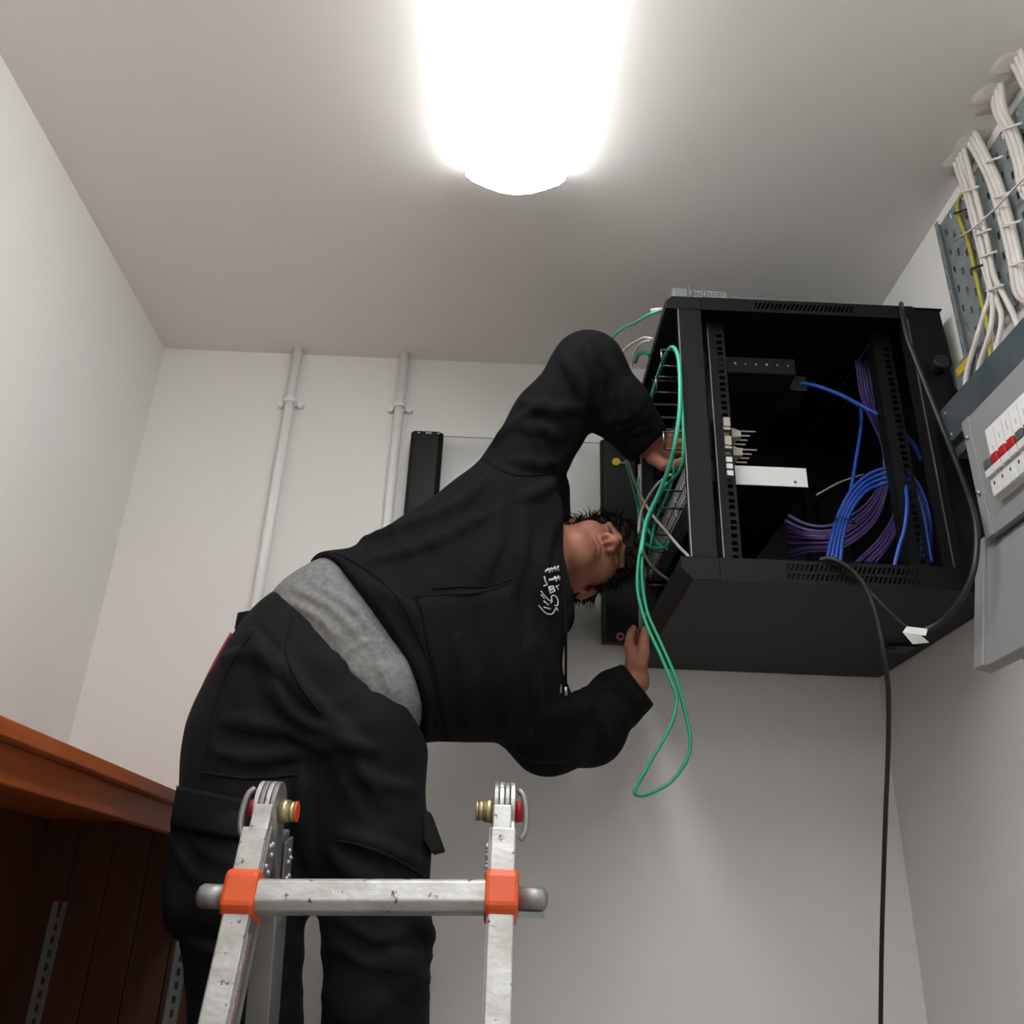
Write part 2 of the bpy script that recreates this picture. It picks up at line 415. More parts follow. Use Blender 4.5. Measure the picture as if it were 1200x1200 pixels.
def cabinet():
    root = empty('network_cabinet', (0.63, 1.78, KZ0))
    tag(root, 'black wall-mounted network rack cabinet with its near side panel removed', 'cabinet')
    # front caps (top and bottom) with chamfered nose
    zb0, zb1, zt0, zt1 = KZ0, CZ + 0.618, CZ + 1.176, KZ1
    y0, y1 = KY0, KY1
    MB().prism([(KXF, y0, zb1), (KXF, y0, zb0 + 0.022), (KXF + 0.020, y0, zb0), (KXP + 0.05, y0, zb0), (KXP + 0.05, y0, zb1)], (0, y1 - y0, 0)).build('bottom_cap', 'black', root, 0.0015)
    MB().prism([(KXF - 0.006, y0, zt0), (KXF - 0.006, y0, zt1 - 0.014), (KXF + 0.008, y0, zt1), (KXP + 0.05, y0, zt1), (KXP + 0.05, y0, zt0)], (0, y1 - y0, 0)).build('top_cap', 'black', root, 0.0015)
    # bottom and top sheets, running back to the wall
    MB().box((KXP + 0.05, y0 + 0.003, zb0), (0.925, y1, zb0 + 0.003)).build('bottom_panel', 'black', root)
    MB().box((KXP + 0.05, y0 + 0.003, zt1 - 0.003), (0.905, y1, zt1)).build('top_panel', 'black', root)
    # side rails with slots
    m = vent_rail(MB(), zb0, zb1, KXP + 0.05, KXR, y0, 0.003, 0.515, 0.755, [(zb0 + 0.008, zb0 + 0.020), (zb0 + 0.025, zb0 + 0.038)])
    m.build('bottom_side_rail', 'black', root)
    m = vent_rail(MB(), zt0, zt1, KXP + 0.05, KXR, y0, 0.003, 0.505, 0.715, [(zt0 + 0.008, zt0 + 0.024)])
    m.build('top_side_rail', 'black', root)
    for (z0, z1) in ((zb0, zb1), (zt0, zt1)):
        MB().box((KXP + 0.05, y1 - 0.003, z0), (0.905, y1, z1)).build('far_side_rail', 'black', root)
    # upright posts
    for (xa, xb, ya, yb) in ((KXP, KXP + 0.048, y0 + 0.001, y0 + 0.022), (KXP, KXP + 0.048, y1 - 0.022, y1 - 0.001)):
        MB().box((xa, ya, zb1), (xb, yb, zt0)).build('front_post', 'black', root, 0.0015)
    for (ya, yb) in ((y0 + 0.001, y0 + 0.03), (y1 - 0.03, y1 - 0.001)):
        m = MB(); m.box((KXR - 0.022, ya, zb1), (KXR - 0.018, yb, zt0)); m.box((KXR - 0.018, ya, zb1), (KXR, ya + 0.003, zt0))
        m.build('rear_post', 'black', root)
    MB().box((KXP - 0.0012, y0 + 0.0005, zb1), (KXP + 0.0006, y0 + 0.002, zt0)).build('post_edge', 'steel', root, label='bare steel edge of the front post')
    MB().box((KXR - 0.0178, y0 - 0.0006, zb1), (KXR - 0.0160, y0 + 0.001, zt0)).build('post_edge', 'steel', root, label='bare steel edge of the rear post')
    # far side panel with pressed louvres
    fp = MB().box((KXP + 0.05, y1 - 0.006, zb1), (0.905, y1 - 0.003, zt0)).build('far_side_panel', 'black_in', root)
    for i in range(7):
        z = CZ + 0.985 + i * 0.027
        MB().prism([(KXP + 0.052, y1 - 0.006, z), (KXP + 0.052, y1 - 0.018, z - 0.004), (KXP + 0.052, y1 - 0.006, z - 0.010)], (0.09, 0, 0)).build('louvre', 'black', fp)
    # rear section that bolts to the wall
    MB().box((KXR + 0.001, y0 + 0.012, zb0 + 0.006), (KXR + 0.003, y1, zt1)).build('rear_frame', 'black_in', root) if False else None
    m = MB(); m.prism([(KXR, y0 + 0.006, zb0 + 0.004), (0.925, y0 + 0.006, zb0 + 0.004), (0.925, y0 + 0.006, CZ + 0.985), (0.897, y0 + 0.006, CZ + 1.015),
        (0.897, y0 + 0.006, CZ + 1.055), (0.905, y0 + 0.006, CZ + 1.07), (0.900, y0 + 0.006, zt1), (KXR, y0 + 0.006, zt1)], (0, 0.002, 0))
    m.build('rear_side_panel', 'black', root)
    MB().box((0.897, y0 + 0.009, zb0 + 0.004), (0.9, y1, zt1 - 0.004)).build('rear_panel', 'black_in', root)
    for z in (CZ + 0.66, CZ + 0.9):
        MB().box((0.9, y0 + 0.03, z), (XR - 0.001, y1 - 0.03, z + 0.03)).build('wall_bracket', 'black_in', root)
    k = P(1098, 430, KY0)
    MB().cyl((k.x, y0 + 0.006, k.z), (k.x, y0 - 0.022, k.z), 0.017, 0.015, n=18).build('latch_knob', 'black_pl', root, 0.002)
    # rack rails: front pair and rear pair
    za, zb = zb1 - 0.03, zt0 + 0.01
    rack_rail(0.416, 0.450, 1.525, za, zb, root)
    rack_rail(0.778, 0.815, 1.545, za, zb, root, flip=False)
    rack_rail(0.416, 0.450, 2.035, za, zb, root)
    rack_rail(0.778, 0.815, 2.035, za, zb, root)
    MB().box((0.4146, 1.523, za + 0.01), (0.4162, 1.5262, zb - 0.01)).build('rail_edge', 'steel', root, label='worn steel edge of the rack rail')
    # cross bars between the rails along the depth
    MB().box((0.776, 1.56, CZ + 1.166), (0.7785, 2.03, CZ + 1.168)).build('cross_bar', 'steel', root)
    MB().box((0.70, 1.56, CZ + 0.600), (0.702, 2.03, CZ + 0.602)).build('cross_bar', 'steel', root)
    # cable-management rings on the near front rail and the far front rail
    def ring(y, z, dx, dz, nm='cable_ring'):
        x1 = 0.372; x0 = x1 - dx; r = 0.0024
        pts = [(x1, y, z + dz), (x0, y, z + dz), (x0, y, z - dz), (x1, y, z - dz)]
        m = MB()
        for a, b in zip(pts, pts[1:]): m.cyl(a, b, r, n=6)
        for p in pts[1:3]: m.sphere(p, r * 1.02, 6)
        o = m.build(nm, 'black_pl', root)
        MB().cyl((x0 - 0.0008, y - 0.0008, z + dz), (x0 - 0.0008, y - 0.0008, z - dz * 0.1), r * 0.9, n=6).build('ring_tip', 'steel', o)
    for py in (431, 446, 460, 474, 489, 503):
        a_, b_ = P(764, py, 1.715), P(800, py + 1, 1.715)
        MB().bar(a_, b_, 0.005, 0.004).build('duct_finger', 'finger', root)
    for (y, z) in ((1.53, 1.085), (1.60, 1.065), (1.545, 0.895), (1.62, 0.80), (1.72, 0.745), (1.80, 0.70)):
        ring(y, CZ + z, 0.055, 0.02)
    # door: glass pane between two steel stiles, hinged on the far front edge
    dy = 2.052; gz0, gz1 = CZ + 0.632, CZ + 1.178
    door = MB().box((-0.175, dy + 0.008, gz0), (0.26, dy + 0.013, gz1)).build('door', 'glass', root, label='clear glass pane of the open door')
    MB().box((-0.175, dy + 0.0075, gz1 - 0.0012), (0.26, dy + 0.0135, gz1 + 0.0005)).build('glass_edge', 'glass', door)
    def stile(xa, xb, lbl):
        m = MB(); z0, z1 = CZ + 0.624, CZ + 1.183
        prof = [(xa, dy + 0.022), (xa, dy + 0.004), (xa + 0.010, dy - 0.006), (xb - 0.012, dy - 0.006), (xb, dy + 0.004), (xb, dy + 0.022)]
        m.prism([(x, y, z0) for x, y in prof], (0, 0, z1 - z0))
        o = m.build('door_stile', 'black', door, 0.001)
        return o
    s1 = stile(-0.256, -0.170, 'l'); s2 = stile(0.250, 0.352, 'r')
    for s, xa, xb in ((s1, -0.256, -0.170), (s2, 0.250, 0.352)):
        for fx, w in ((0.25, 0.003), (0.55, 0.008), (0.86, 0.003)):
            x = xa + (xb - xa) * fx
            MB().box((x - w, dy - 0.0072, CZ + 1.1755), (x + w, dy - 0.0058, CZ + 1.1790)).build('slot', 'galv_light', s)
    q = P(722, 542, dy - 0.007)
    m = MB(); m.cyl((q.x, dy - 0.006, q.z), (q.x, dy - 0.012, q.z), 0.011, n=16); m.build('lock', 'yellow', s2)
    MB().bar((q.x, dy - 0.010, q.z - 0.001), (q.x + 0.035, dy - 0.010, q.z - 0.002), 0.003, 0.002).build('lock_cam', 'steel', s2)
    q = P(727, 746, dy - 0.007)
    m = MB()
    ringp = [(q.x + 0.0075 * math.cos(a), dy - 0.008, q.z + 0.0075 * math.sin(a)) for a in [2 * math.pi * k / 16 for k in range(17)]]
    m.tube(ringp, 0.0028, 6); m.build('grommet', 'pink', s2)
    # hinge pillar between door and cabinet
    MB().box((0.354, dy - 0.004, zb1), (0.364, dy + 0.02, zt0)).build('hinge_pillar', 'black', root)
    MB().box((0.3545, dy - 0.0055, zb1 + 0.02), (0.357, dy - 0.004, zt0)).build('hinge_edge', 'steel', root)
    return root
cabinet()

# equipment mounted in the rack -------------------------------------------------
def rack_unit(name, label, z0, z1, depth, side_mat, under_mat, cat, y0=1.556, y1=2.025, xf=0.452):
    root = empty(name, (xf + depth / 2, (y0 + y1) / 2, z0)); tag(root, label, cat)
    MB().box((xf, y0 + 0.002, z0), (xf + depth, y1, z1)).build('case', under_mat, root, 0.001)
    MB().box((xf + 0.001, y0, z0 + 0.001), (xf + depth - 0.001, y0 + 0.002, z1 - 0.001)).build('side_panel', side_mat, root)
    MB().box((0.402, y0 - 0.012, z0), (0.414, y1 + 0.008, z1)).build('face_plate', under_mat, root)
    MB().box((0.414, y0, z0 + 0.002), (xf, y1, z1 - 0.002)).build('neck', under_mat, root)
    return root
r1 = rack_unit('network_switch', 'thin black rack unit with a row of silver rivets on its side', CZ + 1.076, CZ + 1.115, 0.155, 'black', 'black_in', 'network device')
rv = None
for i in range(6):
    x = 0.478 + i * 0.0225
    m = MB().sphere((x, 1.5555, CZ + 1.097), 0.0021 if i % 3 else 0.003, 8).build('rivet', 'steel', r1)
MB().box((0.608, 1.60, CZ + 1.066), (0.645, 1.70, CZ + 1.103)).build('power_block', 'black_pl', r1, 0.002)
r2 = rack_unit('network_switch', 'white-sided rack unit with dark underside below the patch panels', CZ + 0.808, CZ + 0.852, 0.152, 'white_pl', 'black_in', 'network device')
MB().cyl((0.578, 1.5565, CZ + 0.819), (0.578, 1.555, CZ + 0.819), 0.003, n=10).build('screw', 'toggle', r2)
MB().box((0.452, 1.5553, CZ + 0.808), (0.4535, 1.5562, CZ + 0.852)).build('seam', 'toggle', r2)
for i in range(3):
    MB().box((0.434, 1.5235, CZ + 0.811 + i * 0.0150), (0.446, 1.533, CZ + 0.822 + i * 0.0150)).build('cage_nut', 'white_pl', r2)
# front face of a switch: two rows of silver ports
sw = empty('ethernet_switch', (0.40, 1.79, CZ + 0.70)); tag(sw, 'network switch with two rows of silver ports on the cabinet front', 'network device')
MB().box((0.364, 1.545, CZ + 0.778), (0.395, 2.03, CZ + 0.856)).build('face_plate', 'grey_dark', sw)
pm = MB().box((0.3605, 1.5560, CZ + 0.788), (0.3642, 1.5665, CZ + 0.803)).build('port', 'port', sw)
pd = MB().box((0.3598, 1.5580, CZ + 0.791), (0.3606, 1.5645, CZ + 0.800)).build('port_opening', 'black_in', pm)
for j in range(2):
    for i in range(32):
        if i == 0 and j == 0: continue
        c = copy_at(pm, (0, i * 0.0142 + (i // 8) * 0.004, j * 0.032), sw)
        d = pd.copy(); C.objects.link(d); d.parent = c; d.location = (0, 0, 0)
# patch panels with beige keystones and silver contacts, seen through the open side
def keystone_panel(z, label):
    root = empty('keystone_panel', (0.41, 1.79, z)); tag(root, label, 'patch panel')
    MB().box((0.402, 1.544, z - 0.02), (0.412, 2.03, z + 0.02)).build('face_plate', 'black', root)
    mods = []
    for i in range(10):
        y = 1.556 + i * 0.018
        if i == 0:
            k0 = MB().box((0.434, y - 0.034, z - 0.006), (0.447, y - 0.030, z + 0.014))
            k0.box((0.434, y - 0.033, z - 0.014), (0.447, y - 0.030, z - 0.009))
            k0.build('latch', 'beige', root)
            key = MB().prism([(0.412, y, z + 0.013), (0.455, y, z + 0.013), (0.478, y, z + 0.004), (0.478, y, z - 0.010), (0.412, y, z - 0.012)], (0, 0.014, 0)).build('keystone', 'beige', root, 0.001)
            pin = MB().box((0.478, y + 0.001, z + 0.003), (0.508, y + 0.004, z + 0.0055)).build('contact', 'steel', key)
        else:
            c = copy_at(key, (-0.006, i * 0.018, 0), root)
            d = pin.copy(); C.objects.link(d); d.parent = c; d.location = (0, 0, 0)
keystone_panel(CZ + 0.928, 'upper keystone patch panel with beige sockets and silver contacts')
keystone_panel(CZ + 0.885, 'lower keystone patch panel directly above the white-sided rack unit')
# two things lying on top of the cabinet
tb = empty('perforated_bracket', (0.41, 1.50, KZ1)); tag(tb, 'perforated zinc bracket lying on top of the black cabinet', 'bracket')
m = MB(); xa, xb, za, zb = 0.376, 0.455, KZ1 + 0.001, KZ1 + 0.030; nn = 12
for i in range(nn + 1): 
    x = xa + (xb - xa) * i / nn; m.box((x - 0.001, 1.4985, za), (x + 0.001, 1.5, zb))
for j in range(5):
    z = za + (zb - za) * j / 4; m.box((xa, 1.4985, z - 0.0012), (xb, 1.5, z + 0.0012))
m.box((xb - 0.006, 1.4985, za), (xb, 1.5, zb)); m.box((xa, 1.4985, za), (xa + 0.008, 1.5, zb)); m.box((xa, 1.5, za - 0.0005), (xb, 1.56, za + 0.001))
m.build('mesh_plate', 'galv_light', tb)
MB().box((0.3735, 1.497, KZ1 + 0.001), (0.3765, 1.502, KZ1 + 0.046)).build('upright_pin', 'steel', tb)
g = MB().box((0.340, 1.50, KZ1), (0.372, 1.66, KZ1 + 0.038)).build('steel_box', 'grey_dark', None, 0.002); tag(g, 'small grey steel box lying on top of the black cabinet', 'box')
g = MB().prism([(0.458, 1.505, KZ1 + 0.001), (0.458, 1.505, KZ1 + 0.026), (0.86, 1.505, KZ1 + 0.016), (0.86, 1.505, KZ1 + 0.001)], (0, 0.25, 0)).build('steel_tray', 'grey_dark'); tag(g, 'long dark grey steel tray lying on top of the black cabinet', 'tray')

# ------------------------------------------------------------------ cables at the cabinet
# purple bundle inside: comes down behind the rear rail, tied, then fans out in loops to the far left
for i in range(22):
    u = i / 21.0; jx = rng.uniform(-3, 3); jy = rng.uniform(-3, 3)
    pts = [P(1004 + 20 * u + jx, 425 + 4 * jy * .3, 1.62 + 0.02 * u), P(1012 + 22 * u + jx, 470, 1.65), P(1030 + 14 * u, 512, 1.68 + 0.01 * u), P(1036 + 9 * u + jx * .5, 536, 1.69)]
    if i % 3 != 2:
        pts += [P(1033 + 8 * u, 566 + jy, 1.70), P(1012 + 14 * u, 596 + 14 * u + jy, 1.71), P(975 + 12 * u, 617 + 24 * u + jy, 1.73), P(945, 616 + 30 * u + jy, 1.75), P(918 + 8 * u, 602 + 50 * u + jy, 1.78)]
    else:
        pts += [P(1048 + 3 * u, 566, 1.69), P(1050 + 2 * u + jx, 600, 1.68), P(1040 + 3 * jx, 632 + jy, 1.68), P(1015 + 5 * jx, 660, 1.69)]
    cable('network_cable', pts, 0.0032, 'cable_purple', ('purple network cable looping from the tied bundle under the white-sided unit' if i % 3 != 2 else 'purple network cable dropping from the tied bundle straight to the bottom vents'), 'cable', 'purple network cables inside the cabinet', n=6, sub=6)
tie = MB().tube([P(1029, 535, 1.688), P(1038, 530, 1.672), P(1052, 533, 1.68), P(1054, 541, 1.705), P(1040, 544, 1.715), P(1029, 535, 1.688)], 0.002, 6).build('cable_tie', 'black_pl')
tag(tie, 'black cable tie around the purple cable bundle', 'cable tie')
# blue cables
for i in range(4):
    o = i * 4.2
    pts = [P(968 + o * 1.3, 662, 1.60), P(975 + o, 630, 1.61), P(984 + o, 600, 1.62), P(1000 + o, 572 + 2 * i, 1.62), P(1020 + o * .5, 555 + 5 * i, 1.62), P(1042, 549 + 5.5 * i, 1.61), P(1064, 553 + 5 * i, 1.60), P(1080 - 2 * i, 575 + 5 * i, 1.59), P(1090 - 3 * i, 610, 1.585), P(1090 - 4 * i, 658, 1.58)]
    cable('network_cable', pts, 0.0042, 'cable_blue', 'blue network cable arching through the tied bundle behind the rear rail', 'cable', 'blue network cables in the bundle', n=8, sub=6)
t2 = MB().tube([P(978, 608, 1.61), P(985, 606, 1.605), P(1001, 611, 1.605), P(1002, 614, 1.632), P(984, 611, 1.635), P(978, 608, 1.61)], 0.0016, 6).build('cable_tie', 'black_pl')
tag(t2, 'black cable tie around the blue cables', 'cable tie')
cable('network_cable', pix_path([(936, 449, 1.60), (955, 452, 1.60), (985, 463, 1.59), (1015, 479, 1.585), (1038, 491, 1.58), (1058, 507, 1.59), (1072, 523, 1.60), (1080, 540, 1.61)]), 0.0048, 'cable_blue', 'blue cable running from the top rack unit to the rear rail')
cable('network_cable', pix_path([(1009, 474, 1.66), (1009, 500, 1.65), (1003, 540, 1.64), (996, 580, 1.63), (990, 606, 1.625), (985, 640, 1.62), (983, 662, 1.62)]), 0.004, 'cable_blue', 'single blue cable hanging from the purple bundle down into the blue tie')
cable('network_cable', pix_path([(1060, 556, 1.56), (1063, 590, 1.535), (1060, 620, 1.53), (1054, 640, 1.53), (1047, 668, 1.53)]), 0.0042, 'cable_blue', 'bright blue cable dropping in front of the rear rail to the bottom vent')
cable('network_cable', pix_path([(1072, 570, 1.57), (1082, 600, 1.565), (1087, 630, 1.56), (1092, 660, 1.56)]), 0.0042, 'cable_blue', 'short blue cable bending down beside the rear post')
cable('earth_wire', pix_path([(1012, 556, 1.72), (985, 565, 1.70), (957, 580, 1.68)]), 0.0022, 'cable_grey', 'thin grey wire stretched behind the blue arch', 'wire')

# green patch leads on the cabinet front
def lead(pts, m, label, r=0.0030, grp=None):
    return cable('patch_lead', pix_path(pts), r, m, label, 'cable', grp, n=8, sub=8)
lead([(776, 363, 1.50), (760, 369, 1.52), (745, 378, 1.58), (728, 386, 1.66), (714, 402, 1.72), (706, 430, 1.76)], 'cable_teal', 'pale green lead from the cabinet top corner passing behind the raised elbow', 0.0034)
b = MB().cyl(P(777, 362.5, 1.499), P(763, 364, 1.512), 0.0042, n=10).build('cable_boot', 'cable_white'); tag(b, 'white plug boot on the pale green lead at the cabinet top corner', 'plug')
lead([(761, 474, 1.72), (770, 443, 1.65), (781, 414, 1.56), (789, 407, 1.51), (795, 420, 1.478), (797, 450, 1.468), (796, 485, 1.468), (791, 520, 1.485), (785, 545, 1.52), (772, 578, 1.57), (757, 612, 1.60), (751, 650, 1.60)], 'cable_teal', 'pale green lead looped over the top ring beside the raised hand', 0.0042)
lead([(795, 425, 1.50), (799, 470, 1.473), (801, 520, 1.473), (797, 550, 1.50), (778, 573, 1.57), (760, 606, 1.60), (750, 645, 1.60), (747, 690, 1.59), (757, 730, 1.58), (775, 770, 1.56), (787, 800, 1.55), (793, 820, 1.545), (786, 850, 1.54), (765, 888, 1.54), (746, 922, 1.54), (745, 931, 1.54), (758, 931, 1.545), (785, 917, 1.55), (804, 892, 1.55), (809, 868, 1.55), (803, 835, 1.555), (792, 795, 1.56), (775, 755, 1.575), (758, 715, 1.59), (752, 670, 1.60), (756, 625, 1.61), (768, 590, 1.60), (782, 565, 1.58)], 'cable_green', 'long green lead hanging in a loop below the cabinet front', 0.0033)
lead([(733, 540, 1.86), (742, 570, 1.82), (750, 600, 1.78), (760, 622, 1.74), (772, 638, 1.72), (783, 644, 1.70)], 'cable_green', 'dark green lead slanting past the cable rings beside the door stile', 0.0032)
lead([(792, 540, 1.58), (786, 570, 1.62), (777, 592, 1.66), (768, 612, 1.70), (762, 640, 1.72)], 'cable_green', 'dark green lead dropping between the cable rings', 0.0030)
lead([(754, 634, 1.62), (762, 641, 1.63), (772, 643, 1.65), (781, 640, 1.68), (784, 634, 1.70)], 'cable_green', 'short green lead curving into the lowest port', 0.0030)
lead([(748, 560, 1.98), (748, 600, 1.98), (749, 650, 1.97), (750, 700, 1.96)], 'cable_green', 'straight green lead hanging beside the door hinge', 0.0036)
lead([(728, 505, 1.84), (736, 540, 1.80), (747, 572, 1.76), (762, 600, 1.70), (780, 622, 1.64), (795, 640, 1.57), (808, 653, 1.50)], 'cable_grey', 'grey lead slanting across the front to the near bottom corner', 0.0030)
lead([(752, 638, 1.62), (758, 655, 1.64), (770, 670, 1.68), (784, 680, 1.72)], 'cable_grey', 'short grey lead curving down to the bottom cap', 0.0026)
lead([(786, 556, 1.56), (772, 566, 1.60), (760, 582, 1.64), (751, 602, 1.67), (748, 625, 1.68)], 'cable_grey', 'grey lead bending beside the green leads below the hand', 0.0028)
lead([(750, 545, 2.03), (750, 620, 2.03), (751, 690, 2.03), (751, 738, 2.03)], 'cable_grey', 'straight grey cable running down the hinge pillar into the lower hand', 0.0055)
lead([(765, 397, 1.60), (755, 396, 1.62), (742, 402, 1.66), (730, 412, 1.72), (722, 425, 1.76)], 'cable_white', 'white lead arching from the cabinet front to behind the sleeve', 0.0032)
lead([(762, 399, 1.63), (752, 402, 1.66), (744, 412, 1.70), (740, 430, 1.74), (738, 450, 1.76)], 'cable_white', 'thin white lead bending down behind the raised sleeve', 0.0026)
lead([(762, 417, 1.66), (755, 413, 1.68), (748, 416, 1.70), (744, 425, 1.72)], 'cable_green', 'small green coil tucked behind the raised sleeve', 0.0045)

# black power cables
cable('power_cable', pix_path([(1056, 356, 1.500), (1057, 366, 1.474), (1063, 395, 1.468), (1074, 425, 1.466), (1088, 460, 1.462), (1106, 505, 1.450), (1126, 555, 1.41), (1141, 600, 1.36), (1145, 635, 1.345), (1140, 672, 1.35), (1124, 705, 1.38), (1102, 729, 1.42), (1083, 739, 1.44)]), 0.0052, 'cable_black', 'thick black power cable draped down the cabinet corner past the fuse board', n=10)
cable('power_cable', pix_path([(1083, 739, 1.44), (1068, 738, 1.445), (1050, 724, 1.45), (1030, 705, 1.455), (1008, 680, 1.465), (990, 664, 1.468), (972, 657, 1.474), (960, 656, 1.483)]), 0.0028, 'cable_black', 'thin black cord from the white tag up to the bottom vent rail', n=8)
cable('power_cable', pix_path([(962, 655, 1.484), (978, 656, 1.466), (1000, 670, 1.460), (1017, 694, 1.460), (1029, 730, 1.462), (1036, 770, 1.47), (1041, 810, 1.52), (1041, 870, 1.60), (1038, 950, 1.72), (1035, 1040, 1.83), (1033, 1120, 1.90), (1032, 1200, 1.96), (1030, 1300, 2.02), (1026, 1420, 2.07), (1022, 1560, 2.085)]), 0.0045, 'cable_black', 'black power cable hanging from the cabinet underside down the corner', n=10)
def cable_tag():
    root = empty('cable_label', P(1073, 745, 1.435)); tag(root, 'white paper tag folded around the black power cable', 'label')
    a = [P(x, y, Y) for x, y, Y in ((1063, 734, 1.428), (1087, 737, 1.424), (1085, 745, 1.422), (1058, 741, 1.426))]
    b2 = [P(x, y, Y) for x, y, Y in ((1058, 741, 1.426), (1079, 744, 1.423), (1089, 753, 1.428), (1070, 755, 1.432))]
    m = MB().prism(a, Vector((0.0, 0.001, 0.0004))); m.build('wrap', 'paper', root)
    m = MB().prism(b2, Vector((0.0, 0.001, 0.0004))); m.build('flag', 'paper', root)
cable_tag()
g = MB(); q = P(1045, 752, 1.6, None)
q = P(1043, 757, Z=KZ0); g.cyl((q.x, q.y, KZ0), (q.x, q.y, KZ0 - 0.012), 0.010, n=10); g.box((q.x - 0.012, q.y - 0.02, KZ0 - 0.006), (q.x + 0.05, q.y + 0.03, KZ0))
g = g.build('cable_gland', 'black_pl'); tag(g, 'black cable gland under the rear corner of the cabinet', 'gland')

# ------------------------------------------------------------------ right wall: cable tray, cables, trunking, fuse boards
def cable_tray():
    y0, y1 = 1.00, 1.44; z0, z1 = CZ + 1.055, CZ + 1.40; x = XR - 0.013; th = 0.002
    root = empty('cable_tray', (x, (y0 + y1) / 2, z0)); tag(root, 'perforated galvanised cable tray fixed upright on the side wall', 'cable tray')
    m = MB(); ny, nz = 17, 14; dy = (y1 - y0) / ny; dz = (z1 - z0) / nz
    for j in range(nz):
        za = z0 + j * dz; zb = za + dz
        for i in range(ny):
            ya = y0 + i * dy; yb = ya + dy
            if (i + j) % 2 == 0:
                ym, hz = (ya + yb) / 2, 0.0085
                m.box((x - th, ya, za), (x, ym - 0.004, zb)); m.box((x - th, ym + 0.004, za), (x, yb, zb))
                zc = (za + zb) / 2
                m.box((x - th, ym - 0.004, za), (x, ym + 0.004, zc - hz)); m.box((x - th, ym - 0.004, zc + hz), (x, ym + 0.004, zb))
            else: m.box((x - th, ya, za), (x, yb, zb))
    m.build('perforated_plate', 'galv', root)
    f = MB()
    z = z0
    f.box((x - 0.014, y1, z0), (XR - 0.001, y1 + 0.002, z1)); f.box((x - 0.014, y1 - 0.008, z0), (x - 0.012, y1 + 0.002, z1))
    f.build('flange', 'galv', root)
    MB().box((x - 0.014, y0 - 0.002, z0), (x, y0, z1)).build('flange', 'galv', root)
    for k in range(6):
        zz = z0 + 0.03 + k * 0.058
        MB().box((x - 0.0150, y1 - 0.006, zz), (x - 0.0138, y1 - 0.001, zz + 0.018)).build('flange_slot', 'galv_light', root)
    for zz in (z0 + 0.05, z1 - 0.06): MB().box((x, y0, zz), (XR - 0.0005, y1, zz + 0.02)).build('mounting_batten', 'grey_dark', root)
cable_tray()
# plaster scars round the holes in the ceiling
for (px, py, s, wh) in ((1126, 190, .034, 'over the cable bundle beside the earth wire'), (1142, 172, .036, 'over the thick bundle on the middle of the tray'), (1164, 116, .036, 'over the bundle near the end of the tray'), (1186, 80, .034, 'over the last cable bundle')):
    c = P(px, py, Z=ZC); m = MB(); n = 22; vs = [Vector((c.x, c.y, ZC - 0.007))]
    rings = ((0.3, -0.007), (0.6, -0.006), (0.85, -0.003), (1.15, 0.0002)); amp = [rng.uniform(0.75, 1.2) for _ in range(n)]
    for rr, zz in rings:
        for k in range(n):
            a = 2 * math.pi * k / n; q = s * rr * (amp[k] + amp[k - 1]) / 2
            vs.append(Vector((min(c.x + q * math.cos(a), XR - 0.001), c.y + q * math.sin(a), ZC + zz * rng.uniform(0.6, 1.3))))
    fs = [(0, 1 + (k + 1) % n, 1 + k) for k in range(n)]
    for r_ in range(len(rings) - 1): fs += [(1 + r_ * n + k, 1 + r_ * n + (k + 1) % n, 1 + (r_ + 1) * n + (k + 1) % n, 1 + (r_ + 1) * n + k) for k in range(n)]
    m._add(vs, fs, True)
    o = m.build('plaster_patch', 'plaster'); tag(o, 'rough plaster scar in the ceiling ' + wh, 'plaster', 'plaster scars above the cable tray')

XW = XR - 0.027
def XP(px, py, x): return P(px, py, X=x)
def white_cable(pts, r=0.0052, label='', grp=None):
    return cable('power_cable', pts, r, 'cable_white', label, 'cable', grp, n=8, sub=6)
TZ1 = CZ + 0.938; TX0 = 0.846
glands = [(1.415, 0.882), (1.370, 0.882), (1.315, 0.882), (1.235, 0.882), (1.165, 0.882), (1.105, 0.882)]
# bundle beside the earth wire: four cables fanning out to the glands
L1 = 'white mains cable in the bundle beside the yellow-green earth wire'
for i, gl in enumerate(glands[:4]):
    dxp = (i - 1.5) * 4.0
    x = XW - 0.006 * (i % 2)
    pts = [Vector((0.893, 1.312 - 0.012 * i, ZC)), XP(1130 + dxp * 1.2, 203, x - 0.006), XP(1139 + dxp, 232, x), XP(1150 + dxp, 275, x), XP(1160 + dxp * .8, 322, x)]
    if i == 0: pts += [XP(1160, 345, x), XP(1151, 375, x - .01), Vector((gl[1], gl[0], TZ1 + 0.05)), Vector((gl[1], gl[0], TZ1))]
    elif i == 1: pts += [XP(1163, 350, x), XP(1161, 385, x - .01), Vector((gl[1], gl[0], TZ1 + 0.04)), Vector((gl[1], gl[0], TZ1))]
    elif i == 2: pts += [XP(1168, 350, x), XP(1174, 375, x - .01), Vector((gl[1], gl[0], TZ1 + 0.03)), Vector((gl[1], gl[0], TZ1))]
    else: pts += [XP(1176, 345, x), XP(1186, 365, x - .01), Vector((gl[1], gl[0], TZ1 + 0.03)), Vector((gl[1], gl[0], TZ1))]
    white_cable(pts, label='white mains cable from the earth-wire bundle into the ' + ('first', 'second', 'third', 'fourth')[i] + ' gland from the junction box', grp='white mains cables on the tray')
L2 = 'white mains cable in the thick bundle over the middle of the cable tray'
